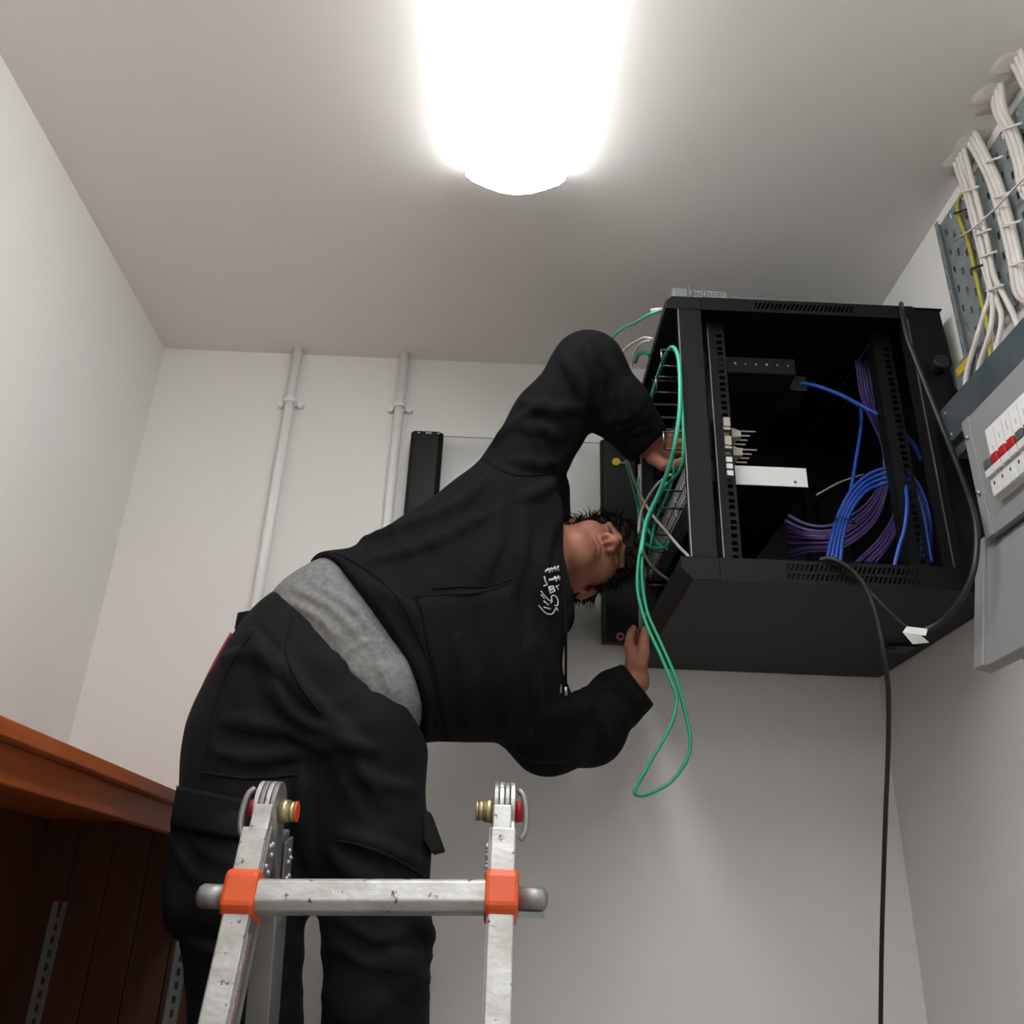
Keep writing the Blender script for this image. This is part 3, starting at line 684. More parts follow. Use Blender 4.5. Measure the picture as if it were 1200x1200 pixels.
for i in range(3):
    dxp = (i - 1) * 5.5; x = XW - 0.005 * (i % 2)
    gl = glands[4]
    pts = [Vector((0.897, 1.262 - 0.012 * i, ZC)), XP(1152 + dxp, 185, x - .006), XP(1166 + dxp, 215, x), XP(1180 + dxp, 262, x), XP(1190 + dxp, 305, x), XP(1198 + dxp, 345, x), Vector((0.884, 1.175 - i * 0.012, TZ1 + 0.03)), Vector((0.884, 1.175 - i * 0.012, TZ1))]
    white_cable(pts, 0.0064, L2, 'white mains cables on the tray')
L3 = 'white mains cable in the bundle near the end of the cable tray'
for i in range(3):
    dxp = (i - 1) * 5; x = XW - 0.005 * (i % 2)
    pts = [Vector((0.889, 1.150 - 0.012 * i, ZC)), XP(1172 + dxp, 130, x - .008), XP(1186 + dxp, 158, x), XP(1196 + dxp, 190, x), XP(1208 + dxp, 232, x), Vector((x, 1.075 - i * .012, CZ + 1.1)), Vector((0.884, 1.10 - i * 0.012, TZ1))]
    white_cable(pts, 0.0066, L3, 'white mains cables on the tray')
L4 = 'white mains cable in the last bundle where it leaves the ceiling'
for i in range(3):
    x = XW - 0.005 * (i % 2)
    pts = [Vector((0.889, 1.085 - 0.013 * i, ZC)), XP(1192 + 6 * i, 83, x - .012), XP(1206 + 5 * i, 108, x), Vector((x, 1.02 - i * .011, CZ + 1.15)), Vector((0.884, 1.03 - i * .012, TZ1))]
    white_cable(pts, 0.0060, L4, 'white mains cables on the tray')
cable('earth_wire', [XP(1128, 226, XW + .006), XP(1122, 240, XW + .006), XP(1126, 262, XW + .004), XP(1135, 285, XW + .004), XP(1143, 320, XW + .004), XP(1150, 352, XW), XP(1158, 385, XW - .01), Vector((0.890, 1.352, TZ1))], 0.0040, 'cable_earth', 'yellow-green earth wire on the cable tray', 'wire')
# ties
def tie_at(px, py, x, hw, m, label, ang=-0.35):
    a = XP(px - hw, py + hw * -ang, x); b = XP(px + hw, py + hw * ang, x)
    o = MB().bar(a, b, 0.004, 0.003, up=(1, 0, 0)).build('cable_tie', m); return tag(o, label, 'cable tie', 'cable ties on the tray')
for (px, py) in ((1137, 222), (1151, 272), (1158, 298), (1166, 337)): tie_at(px, py, XW - 0.013, 10, 'cable_white', 'white cable tie round the bundle beside the earth wire')
for (px, py) in ((1164, 187), (1176, 228), (1186, 262), (1194, 308)): tie_at(px, py, XW - 0.014, 11, 'cable_white', 'white cable tie round the bundle over the middle of the tray')
tie_at(1186, 148, XW - 0.015, 11, 'cable_white', 'white cable tie round the bundle near the end of the tray')
for (px, py) in ((1125, 248), (1145, 313)): tie_at(px, py, XW - 0.004, 7, 'black_pl', 'black cable tie holding the earth wire to the tray')
o = MB().tube([XP(1117, 283, XW - .004), XP(1140, 268, XW - .016), XP(1165, 246, XW - .018), XP(1195, 214, XW - .018), XP(1212, 198, XW - .012)], 0.0022, 6).build('cable_tie', 'cable_white'); tag(o, 'long white tie strap slanting across all the cable bundles', 'cable tie')
# glands on the trunking
gm = None
for i, (y, x) in enumerate(glands):
    m = MB(); m.cyl((x, y, TZ1), (x, y, TZ1 + 0.010), 0.013, n=8, smooth=False); m.cyl((x, y, TZ1 + 0.010), (x, y, TZ1 + 0.022), 0.0105, 0.008, n=12)
    o = m.build('cable_gland', 'white_pl'); tag(o, 'white plastic cable gland on top of the metal trunking', 'gland', 'glands on the trunking')
# trunking
tr = empty('metal_trunking', (0.88, 1.0, CZ + 0.862)); tag(tr, 'galvanised steel trunking running along the wall above the fuse board', 'trunking')
MB().box((TX0 + 0.002, 0.45, CZ + 0.860), (XR - 0.001, 1.462, TZ1)).build('body', 'trunk', tr, 0.001)
MB().box((TX0, 0.45, CZ + 0.862), (TX0 + 0.002, 1.464, TZ1 + 0.002)).build('lid', 'trunk', tr)
MB().box((TX0 - 0.002, 0.45, CZ + 0.858), (TX0 + 0.004, 1.40, CZ + 0.864)).build('lip', 'galv', tr)
MB().box((TX0 + 0.012, 1.41, CZ + 0.835), (TX0 + 0.05, 1.462, CZ + 0.860)).build('stop_end', 'trunk', tr)
for (y, z) in ((1.445, 0.925), (1.440, 0.875), (1.448, 0.868)):
    MB().sphere((TX0 - 0.0005, y, CZ + z), 0.003, 8).build('screw', 'steel', tr)
# small junction box
jb = empty('junction_box', (0.91, 1.42, TZ1 + 0.002)); tag(jb, 'small grey junction box with a yellow sticker behind the trunking', 'junction box')
MB().box((0.893, 1.385, TZ1 + 0.003), (XR - 0.001, 1.468, CZ + 1.045)).build('case', 'grey_dark', jb, 0.002)
MB().box((0.8918, 1.408, CZ + 1.018), (0.893, 1.458, CZ + 1.036)).build('sticker', 'yellow', jb)
MB().sphere((0.892, 1.46, CZ + 0.965), 0.003, 8).build('screw', 'steel', jb)

def fuse_board():
    y0, y1, z0, z1, xf = 0.92, 1.362, CZ + 0.622, CZ + 0.852, 0.822
    root = empty('fuse_board', (0.87, (y0 + y1) / 2, z0)); tag(root, 'grey steel fuse board with red-switched breakers and a white label card', 'fuse board')
    MB().box((xf + 0.006, y0, z0), (XR - 0.001, y1, z1)).build('enclosure', 'grey', root, 0.003)
    b = 0.024                                       # cover: rim and slightly recessed face
    m = MB()
    m.box((xf, y1 - b, z0), (xf + 0.006, y1, z1)); m.box((xf, y0, z0), (xf + 0.006, y0 + b, z1))
    m.box((xf + 0.0025, y0 + b, z0), (xf + 0.006, y1 - b, z1))
    cv = m.build('cover', 'grey', root, 0.0012)
    s0 = MB().sphere((xf - 0.001, y1 - 0.012, CZ + 0.705), 0.0045, 10).build('screw', 'steel', cv)
    copy_at(s0, (0, 0, 0.11), cv)
    # label card, red line, breakers
    yc1 = 1.300
    card = MB().box((xf - 0.0002, y0 + 0.05, CZ + 0.757), (xf + 0.0025, yc1, CZ + 0.838)).build('label_card', 'paper', root) if False else None
    xq = xf + 0.0025
    zc0, zc1 = CZ + 0.742, CZ + 0.800
    card = MB().box((xq - 0.0012, y0 + 0.05, zc0), (xq, yc1, zc1)).build('label_card', 'paper', root)
    MB().box((xq - 0.0018, y0 + 0.05, zc0 + 0.002), (xq - 0.0012, yc1, zc0 + 0.0045)).build('red_line', 'red', card)
    y = yc1 - 0.024
    lm = MB().box((xq - 0.0016, y - 0.0004, zc0 + 0.008), (xq - 0.0011, y + 0.0004, zc1 - 0.004)).build('ruled_line', 'line', card)
    for k in range(1, 13): copy_at(lm, (0, -k * 0.0245, 0), card)
    for k in range(11):
        yy = yc1 - 0.012 - k * 0.0245; zz = zc0 + rng.uniform(0.012, 0.03)
        MB().box((xq - 0.0016, yy - 0.001, zz), (xq - 0.0011, yy + 0.001, zz + rng.uniform(0.006, 0.018))).build('handwriting', 'line', card)
    MB().box((xq - 0.003, y0 + 0.05, CZ + 0.664), (xq, yc1 - 0.004, CZ + 0.738)).build('breaker_slot', 'white_pl', root)
    for k in range(13):
        ya = yc1 - 0.006 - (k + 1) * 0.0245; yb = ya + 0.0235
        br = MB().box((xq - 0.016, ya, CZ + 0.668), (xq - 0.002, yb, CZ + 0.702)).build('breaker', 'white_pl', root, 0.0012)
        MB().box((xq - 0.022, ya + 0.001, CZ + 0.702), (xq - 0.002, yb - 0.001, CZ + 0.716)).build('breaker_shoulder', 'white_pl', br, 0.0012)
        MB().box((xq - 0.024, ya + 0.0025, CZ + 0.715), (xq - 0.004, yb - 0.0025, CZ + 0.732)).build('toggle', 'red' if k in (1, 2, 3) else 'toggle', br, 0.002)
        MB().box((xq - 0.0166, ya + 0.010, CZ + 0.686), (xq - 0.0158, ya + 0.0135, CZ + 0.692)).build('printed_mark', 'ink', br)
    return root
fuse_board()
def lower_board():
    # lid of a second board, hanging slightly tilted off its top fixings
    y0, y1 = 0.93, 1.418; z1 = CZ + 0.640; z0 = CZ + 0.405; xf = 0.836; tilt = math.radians(11.5)
    root = empty('tilted_fuse_board', (0.85, (y0 + y1) / 2, z0)); tag(root, 'second grey fuse board with a tilted steel cover hanging below the first', 'fuse board')
    def q(x, y, z):                                   # tilt about the top edge
        dz = z - z1; dx = x - xf
        return Vector((xf + dx * math.cos(tilt) + dz * math.sin(tilt), y, z1 + dz * math.cos(tilt) - dx * math.sin(tilt)))
    def tb(m, a, b):
        vs = []
        n0 = len(m.v); m.box(a, b)
        for i in range(n0, len(m.v)): m.v[i] = q(*m.v[i])
        return m
    m = MB(); b = 0.030
    tb(m, (xf, y1 - b, z0), (xf + 0.030, y1, z1)); m.build('cover_edge', 'grey', root, 0.0015)
    m = MB(); tb(m, (xf, y0, z0), (xf + 0.030, y0 + b, z1 - 0.021)); m.build('cover_edge', 'grey', root, 0.0015)
    m = MB(); tb(m, (xf + 0.006, y0 + b, z0), (xf + 0.030, y1 - b, z1 - 0.021)); m.build('panel', 'grey', root, 0.0015)
    m = MB(); tb(m, (xf + 0.0045, 1.02, z0 + 0.085), (xf + 0.006, 1.205, z0 + 0.205)); card = m.build('label_card', 'paper', root)
    for (dy, dz, h) in ((0.012, 0.055, 0.004), (0.011, 0.040, 0.010), (0.009, 0.018, 0.004), (0.03, 0.05, 0.01), (0.05, 0.03, 0.01)):
        m = MB(); tb(m, (xf + 0.004, 1.205 - dy - 0.004, z0 + 0.085 + dz), (xf + 0.0045, 1.205 - dy, z0 + 0.085 + dz + h)); m.build('printed_mark', 'ink', card)
    for yy in (y1 - 0.014, y0 + 0.02):
        m = MB().sphere(q(xf - 0.001, yy, z1 - 0.012), 0.0045, 10); m.build('screw', 'brass', root)
    MB().box((0.868, y0 + 0.01, z0 + 0.02), (XR - 0.001, y1 - 0.012, CZ + 0.618)).build('enclosure', 'grey', root, 0.002)
lower_board()

# ------------------------------------------------------------------ folding aluminium ladder
LXL, LXR = -0.283, 0.016
LEAN = 0.29
PIV = Vector((0, 1.195, CZ + 0.122))
def lift(x): return (x - LXL) * 0.034          # the ladder stands very slightly out of level
def near_pt(x, zr): return Vector((x, 1.175 - (0.141 - zr) * LEAN, CZ + zr + lift(x)))
def far_pt(x, zr): return Vector((x, 1.238 + (0.141 - zr) * LEAN, CZ + zr + lift(x)))
def ladder():
    root = empty('step_ladder', ((LXL + LXR) / 2, 1.2, 0)); tag(root, 'scuffed aluminium folding ladder with orange rung brackets', 'ladder')
    zf = -CZ + 0.02
    for sx, x in ((1, LXL), (-1, LXR)):             # sx points to the inside of the ladder
        PIV.z = CZ + 0.122 + lift(x); zg = -CZ + 0.004 - lift(x)
        tn = (near_pt(x, 0) - near_pt(x, 1)).normalized()
        nrm = Vector((0, -1, -LEAN)).normalized()
        upn = Vector((0, 1, 0))
        # near side: outer rail section and inner telescoping section
        ro = MB().bar(near_pt(x, 0.088), near_pt(x, zf), 0.030, 0.062, up=upn).build('outer_rail', 'alu', root, 0.002)
        MB().bar(near_pt(x, 0.118) + Vector((sx * 0.002, 0.004, 0)), near_pt(x, 0.02) + Vector((sx * 0.002, 0.004, 0)), 0.023, 0.052, up=upn).build('inner_rail', 'alu', root, 0.002)
        MB().bar(near_pt(x + sx * 0.0155, 0.080) + Vector((0, -0.008, 0)), near_pt(x + sx * 0.0155, zf + 0.1) + Vector((0, -0.008, 0)), 0.0015, 0.034, up=upn).build('rail_web', 'alu_dull', ro)
        # far side
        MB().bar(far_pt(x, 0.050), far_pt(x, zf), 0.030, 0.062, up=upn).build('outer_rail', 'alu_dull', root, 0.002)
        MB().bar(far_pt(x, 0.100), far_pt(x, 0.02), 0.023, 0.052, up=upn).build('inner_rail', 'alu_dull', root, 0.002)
        # rubber feet
        MB().bar(near_pt(x, zf + 0.05), near_pt(x, zg), 0.038, 0.072, up=upn).build('foot', 'rubber', root, 0.004)
        MB().bar(far_pt(x, zf + 0.05), far_pt(x, zg), 0.038, 0.072, up=upn).build('foot', 'rubber', root, 0.004)
        # hinge: three stacked plates with round heads
        for k, (dx, m, fn) in enumerate(((-0.011, 'alu', near_pt), (-0.004, 'alu_dull', far_pt), (0.003, 'alu', near_pt), (0.010, 'alu_dull', far_pt))):
            xx = x + sx * dx
            pts = [Vector((xx - 0.0028, PIV.y + 0.036 * math.cos(a), PIV.z + 0.036 * math.sin(a))) for a in [math.radians(-25 + 230 * i / 20) for i in range(21)]]
            b1 = fn(xx - 0.0028, 0.02 if k < 3 else 0.02)
            e = Vector((0, 0.022, 0))
            if fn is near_pt: poly = pts + [b1 - e, b1 + e]
            else: poly = pts + [b1 - e, b1 + e]
            MB().prism(poly, (0.0056, 0, 0)).build('hinge_plate', m, root, 0.0008)
        for fn, dm in ((near_pt, 'alu_dull'), (far_pt, 'alu_dull')):
            MB().bar(fn(x + sx * 0.0165, 0.092), fn(x + sx * 0.0165, -0.002), 0.003, 0.040, up=upn).build('hinge_tail', dm, root, 0.001)
        # pivot boss on the inside, lever on the outside
        xi = x + sx * 0.013; bs = MB()
        bs.cyl((xi, PIV.y, PIV.z), (xi + sx * 0.013, PIV.y, PIV.z), 0.016, 0.0135, n=20); bs.cyl((xi + sx * 0.011, PIV.y, PIV.z), (xi + sx * 0.020, PIV.y, PIV.z), 0.0125, n=20)
        b = bs.build('pivot_boss', 'brass', root)
        MB().cyl((xi + sx * 0.0195, PIV.y, PIV.z), (xi + sx * 0.0225, PIV.y, PIV.z), 0.0128, 0.0128, n=20).build('boss_cap', 'orange' if sx > 0 else 'brass', b)
        xo = x - sx * 0.015
        MB().cyl((xo, PIV.y, PIV.z), (xo - sx * 0.010, PIV.y, PIV.z), 0.013, n=16).build('lever_hub', 'red', root)
        lv = MB(); pts = [(xo - sx * 0.004, PIV.y - 0.018, PIV.z + 0.024), (xo - sx * 0.010, PIV.y - 0.022, PIV.z + 0.016), (xo - sx * 0.0135, PIV.y - 0.024, PIV.z - 0.004), (xo - sx * 0.012, PIV.y - 0.026, PIV.z - 0.026), (xo - sx * 0.006, PIV.y - 0.026, PIV.z - 0.036)]
        lv.tube(smooth_path(pts, 5), 0.0042, 8); lv.build('lever', 'alu_dull', root)
        # rivets on the hinge tails
        rp = MB().sphere((x + sx * 0.0145, 0, 0), 0.0034, 8)
        spots = [(near_pt, 0.075, -0.012), (near_pt, 0.078, -0.002), (near_pt, 0.066, 0.002), (near_pt, 0.052, -0.014), (near_pt, 0.046, 0.002), (near_pt, 0.028, -0.015), (near_pt, 0.030, 0.004), (near_pt, 0.020, -0.004), (near_pt, 0.016, -0.012),
                 (far_pt, 0.078, 0.0), (far_pt, 0.070, 0.010), (far_pt, 0.064, -0.004), (far_pt, 0.048, 0.008), (far_pt, 0.044, -0.006), (far_pt, 0.026, 0.008), (far_pt, 0.020, -0.008), (far_pt, 0.014, 0.002)]
        me0 = None
        for fn, zr, dy in spots:
            p = fn(x + sx * 0.0185, zr) + Vector((0, dy, 0))
            o = MB().sphere(p, 0.0032, 8).build('rivet', 'galv_light', root)
        # orange rung bracket wrapped round the front of the rail
        c = near_pt(x, 0.018) + Vector((0, -0.008, 0))
        for q in (0,):
            m = MB(); t = tn; u = Vector((0, 1, 0)); u = (u - t * u.dot(t)).normalized(); xx = Vector((1, 0, 0))
            prof = [(-0.026, 0.022), (-0.026, -0.022), (-0.019, -0.034), (0.019, -0.034), (0.026, -0.022), (0.026, 0.022)]
            poly = [c + t * a + u * b2 - xx * 0.0195 for a, b2 in prof]
            m.prism(poly, xx * 0.039); m.build('rung_bracket', 'orange', root, 0.005)
        # locking pin sticking out on the outside
        a = c - Vector((sx * 0.018, 0.002, 0)); b_ = c - Vector((sx * 0.048, 0.002, 0)); e_ = c - Vector((sx * 0.055, 0.002, 0))
        m = MB(); m.tube([a, b_, b_ - Vector((sx * 0.004, 0, 0)), e_], [0.0135, 0.0135, 0.011, 0.005], 16)
        pin = m.build('lock_pin', 'alu_dull', root)
        if sx < 0: MB().box((b_.x - 0.028, b_.y - 0.006, b_.z - 0.020), (b_.x + 0.003, b_.y + 0.004, b_.z - 0.014)).build('pin_catch', 'galv', pin)
    # rungs
    def rung(fn, zr, off, m):
        c0 = fn(LXL + 0.017, zr) + Vector((0, off, 0)); c1 = fn(LXR - 0.017, zr) + Vector((0, off, 0))
        t = Vector((0, -LEAN if fn is near_pt else LEAN, 1)).normalized() * (1)
        if fn is near_pt: t = (near_pt(0, 1) - near_pt(0, 0)).normalized()
        else: t = (far_pt(0, 1) - far_pt(0, 0)).normalized()
        u = Vector((1, 0, 0)).cross(t)
        prof = [(-0.0175, 0.010), (-0.0175, -0.008), (-0.009, -0.018), (0.013, -0.018), (0.0175, -0.012), (0.0175, 0.010), (0.010, 0.018), (-0.010, 0.018)]
        poly = [c0 + t * a - u * b if (u.y < 0) else c0 + t * a + u * b for a, b in prof]
        MB().prism(poly, c1 - c0).build('rung', m, root, 0.002)
    rung(near_pt, 0.018, -0.020, 'alu')
    for zr in (-0.27, -0.55, -0.83, -1.10): rung(near_pt, zr, -0.004, 'alu')
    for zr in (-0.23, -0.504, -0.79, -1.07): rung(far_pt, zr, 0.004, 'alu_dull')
    # red printed lettering on the inner face of the near rail (too worn to read)
    xl = LXL + 0.0165
    def on_face(zr, dy): return near_pt(xl, zr) + Vector((0, dy, 0))
    lab = MB().prism([on_face(-0.020, -0.024), on_face(-0.020, -0.008), on_face(-0.30, -0.008), on_face(-0.30, -0.024)], (0.0006, 0, 0)).build('label_strip', 'alu', root)
    zr = -0.028; k = 0
    while zr < 0 and zr > -0.29:
        h = 0.0035 if k % 7 else 0.0018
        MB().prism([on_face(zr, -0.0225), on_face(zr, -0.0095), on_face(zr - h, -0.0095), on_face(zr - h, -0.0225)], (0.0012, 0, 0)).build('red_letter', 'pink', lab)
        zr -= h + (0.003 if k % 9 != 8 else 0.009); k += 1
ladder()

# ------------------------------------------------------------------ signed-distance modelling for the figure
def A3(v): return np.array([v[0], v[1], v[2]], np.float32)
class SDF:
    def __init__(s): s.ops = []
    def rc(s, a, b, ra, rb=None, k=0.03, sy=1.0, op='u'):
        rb = ra if rb is None else rb
        a = A3(a); b = A3(b); ba = b - a; L2 = max(float(ba @ ba), 1e-9)
        def f(p):
            pa = p - a; t = np.clip((pa @ ba) / L2, 0, 1)
            w = pa - t[:, None] * ba
            if sy != 1.0:
                w = w.copy(); w[:, 1] /= sy
            return np.sqrt((w * w).sum(1)) - (ra + (rb - ra) * t)
        s.ops.append((op, k, f)); return s
    def chain(s, pts, k=0.03, sy=1.0):
        for (a, ra), (b, rb) in zip(pts, pts[1:]): s.rc(a, b, ra, rb, k, sy)
        return s
    def ell(s, c, R, rad, k=0.02, op='u'):
        c = A3(c); R = np.array(R, np.float32); rad = np.array(rad, np.float32)
        def f(p):
            q = (p - c) @ R
            k0 = np.sqrt(((q / rad) ** 2).sum(1)); k1 = np.sqrt(((q / (rad * rad)) ** 2).sum(1)) + 1e-9
            return k0 * (k0 - 1) / k1
        s.ops.append((op, k, f)); return s
    def plane(s, p0, n, k=0.004):
        """keep the side the normal points away from"""
        p0 = A3(p0); n = A3(n)
        s.ops.append(('i', k, lambda p: (p - p0) @ n)); return s
    def cut_end(s, c, n, R, k=0.004):
        """remove what lies beyond c along n within R"""
        c = A3(c); n = A3(n)
        def f(p):
            q = p - c
            return np.maximum(-(q @ n), np.sqrt((q * q).sum(1)) - R)
        s.ops.append(('s', k, f)); return s
    def disp(s, fn): s.ops.append(('d', 0, fn)); return s
    def fold(s, c, axis, lam, amp, R, ph=0.0):
        """a patch of uneven, sharpened creases across the given axis"""
        c = A3(c); av = Vector(axis).normalized(); ax = A3(av); pv = av.orthogonal().normalized(); p1 = A3(pv); p2 = A3(av.cross(pv))
        def f(p):
            q = p - c; t = q @ ax; u = q @ p1; w = q @ p2
            t = t + lam * (0.38 * np.sin(u * 5.1 / lam * .4 + ph * 2 + 1) + 0.30 * np.sin(w * 3.7 / lam * .4 + 2.3 + ph) + .25 * np.sin(t * 2.1 / lam + u * 1.3 / lam))
            sh = (0.5 + 0.5 * np.cos(2 * np.pi * t / lam + ph)) ** 2.2 - 0.25
            return -amp * sh * np.exp(-(q * q).sum(1) / (R * R))
        return s.disp(f)
    def trace(s, pts):
        """first surface point seen from the camera through each pixel (or None)"""
        d = np.array([A3(ray(x, y).normalized()) for x, y in pts]); o = np.array([0, 0, CZ], np.float32)
        t = np.full(len(d), 1.0, np.float32); e = t * 0
        for _ in range(90):
            e = s.ev((o + d * t[:, None]).astype(np.float32)); t = t + np.clip(e * 0.6, -.02, .05)
        return [Vector(o + d[i] * t[i]) if abs(e[i]) < .004 else None for i in range(len(d))]
    def ridge(s, pts, r=.007, k=.016, sink=.001, sub=4):
        """a raised cloth fold following pixels across the surface"""
        path = smooth_path([Vector((x, y, 0)) for x, y in pts], sub)
        q = s.trace([(p.x, p.y) for p in path]); n = len(q)
        prev = None
        for i, p in enumerate(q):
            if p is None: prev = None; continue
            p = p + (p - Vector((0, 0, CZ))).normalized() * sink
            rr = r * (0.35 + 0.65 * math.sin(math.pi * min(1, max(0, i / (n - 1)))))
            if prev is not None: s.rc(prev[0], p, prev[1], rr, k)
            prev = (p, rr)
        return s
    def near(s, c, R):
        """the operations that can matter within R of c"""
        c = np.array([c], np.float32)
        return [o for o in s.ops if o[0] not in 'us' or float(o[2](c)[0]) < R * 1.5 + 0.05 + o[1]]
    def ev(s, p, ops=None):
        d = np.full(len(p), 1e3, np.float32)
        for op, k, f in (s.ops if ops is None else ops):
            e = f(p).astype(np.float32)
            if op == 'd': d = d + e; continue
            if op == 'u':
                h = np.clip(0.5 + 0.5 * (d - e) / max(k, 1e-6), 0, 1); d = d * (1 - h) + e * h - k * h * (1 - h)
            else:
                if op == 's': e = -e
                h = np.clip(0.5 - 0.5 * (d - e) / max(k, 1e-6), 0, 1); d = d * (1 - h) + e * h + k * h * (1 - h)
        return d
    def mesh(s, lo, hi, h, B=8):
        lo = np.array(lo, np.float32); hi = np.array(hi, np.float32)
        nb = np.ceil((hi - lo) / (h * B)).astype(int)
        g = np.stack(np.meshgrid(*[np.arange(n) for n in nb], indexing='ij'), -1).reshape(-1, 3)
        ctr = lo + (g + 0.5) * (h * B)
        d = np.concatenate([s.ev(c.astype(np.float32)) for c in np.array_split(ctr, max(1, len(ctr) // 200000))])
        act = g[np.abs(d) < h * B * 0.87 * 1.9]
        loc = np.stack(np.meshgrid(*[np.arange(B + 1)] * 3, indexing='ij'), -1).reshape(-1, 3)
        cl = np.stack(np.meshgrid(*[np.arange(B)] * 3, indexing='ij'), -1).reshape(-1, 3)
        cor = np.array([(i, j, k) for i in (0, 1) for j in (0, 1) for k in (0, 1)])
        N = B + 1
        cidx = (cl[:, None, :] + cor[None]) @ np.array([N * N, N, 1])        # cells x 8
        V = []; K = []; E = []
        dims = nb * B + 4
        def key(c): return (c[..., 0].astype(np.int64) * dims[1] + c[..., 1]) * dims[2] + c[..., 2]
        eds = [(a, b) for a in range(8) for b in range(a + 1, 8) if bin(a ^ b).count('1') == 1]
        SB = 3; sk = act // SB; _, inv = np.unique((sk[:, 0] * 4096 + sk[:, 1]) * 4096 + sk[:, 2], return_inverse=True)
        order = np.argsort(inv, kind='stable'); cuts = np.flatnonzero(np.diff(inv[order])) + 1
        for part in np.split(act[order], cuts):
            ops = s.near(lo + (part[0] // SB + 0.5) * SB * B * h, SB * B * h * 0.87)
            gi = part[:, None, :] * B + loc[None]
            pos = (lo + gi.reshape(-1, 3) * h).astype(np.float32)
            val = s.ev(pos, ops).reshape(len(part), -1)
            cv = val[:, cidx].reshape(-1, 8)
            cc = (part[:, None, :] * B + cl[None]).reshape(-1, 3)
            ins = cv < 0; m = ins.any(1) & ~ins.all(1)
            cv = cv[m]; cc = cc[m]; ins = ins[m]
            acc = np.zeros((len(cc), 3)); cnt = np.zeros(len(cc))
            for a, b in eds:
                x = ins[:, a] != ins[:, b]
                t = cv[:, a] / np.where(np.abs(cv[:, a] - cv[:, b]) < 1e-12, 1, cv[:, a] - cv[:, b])
                pt = cor[a] + t[:, None] * (cor[b] - cor[a])
                acc += np.where(x[:, None], pt, 0); cnt += x
            V.append(lo + (cc + acc / cnt[:, None]) * h); K.append(key(cc + 1))
            for ax in range(3):
                b = (4, 2, 1)[ax]; x = ins[:, 0] != ins[:, b]
                E.append((ax, cc[x], ins[x, 0]))
        V = np.concatenate(V); K = np.concatenate(K); o = np.argsort(K); K = K[o]; V = V[o]
        F = []
        for ax, cc, inside in E:
            a1, a2 = [(1, 2), (2, 0), (0, 1)][ax]
            e1 = np.zeros(3, int); e1[a1] = 1; e2 = np.zeros(3, int); e2[a2] = 1
            q = np.stack([key(cc + 1 - e1 - e2), key(cc + 1 - e2), key(cc + 1), key(cc + 1 - e1)], 1)
            ix = np.searchsorted(K, q); ix = np.clip(ix, 0, len(K) - 1); ok = (K[ix] == q).all(1)
            ix = ix[ok]; fl = inside[ok]
            ix[~fl] = ix[~fl][:, ::-1]
            F.append(ix)
        F = np.concatenate(F)
        return V, F
def sdf_object(name, sdf, lo, hi, h, m, parent, org, smooth=2):
    V, F = sdf.mesh(lo, hi, h)
    # light smoothing along edges
    e = np.concatenate([F[:, [0, 1]], F[:, [1, 2]], F[:, [2, 3]], F[:, [3, 0]]])
    for _ in range(smooth):
        acc = np.zeros_like(V); cnt = np.zeros(len(V))
        for a, b in ((0, 1), (1, 0)):
            np.add.at(acc, e[:, a], V[e[:, b]]); np.add.at(cnt, e[:, a], 1)
        V = np.where(cnt[:, None] > 0, V * 0.5 + 0.5 * acc / np.maximum(cnt, 1)[:, None], V)
    me = bpy.data.meshes.new(name)
    me.vertices.add(len(V)); me.vertices.foreach_set('co', (V - np.array(org)).astype(np.float32).ravel())
    me.loops.add(len(F) * 4); me.loops.foreach_set('vertex_index', F.astype(np.int32).ravel())
    me.polygons.add(len(F)); me.polygons.foreach_set('loop_start', (np.arange(len(F)) * 4).astype(np.int32))
    me.polygons.foreach_set('loop_total', np.full(len(F), 4, np.int32))
    me.update(calc_edges=True); me.validate()
    me.polygons.foreach_set('use_smooth', np.ones(len(me.polygons), bool))
    me.materials.append(MT[m])
    o = bpy.data.objects.new(name, me); C.objects.link(o)
    if parent is not None: o.parent = parent
    else: o.location = org
    ORG[o.name] = Vector(org)
    return o, V, F

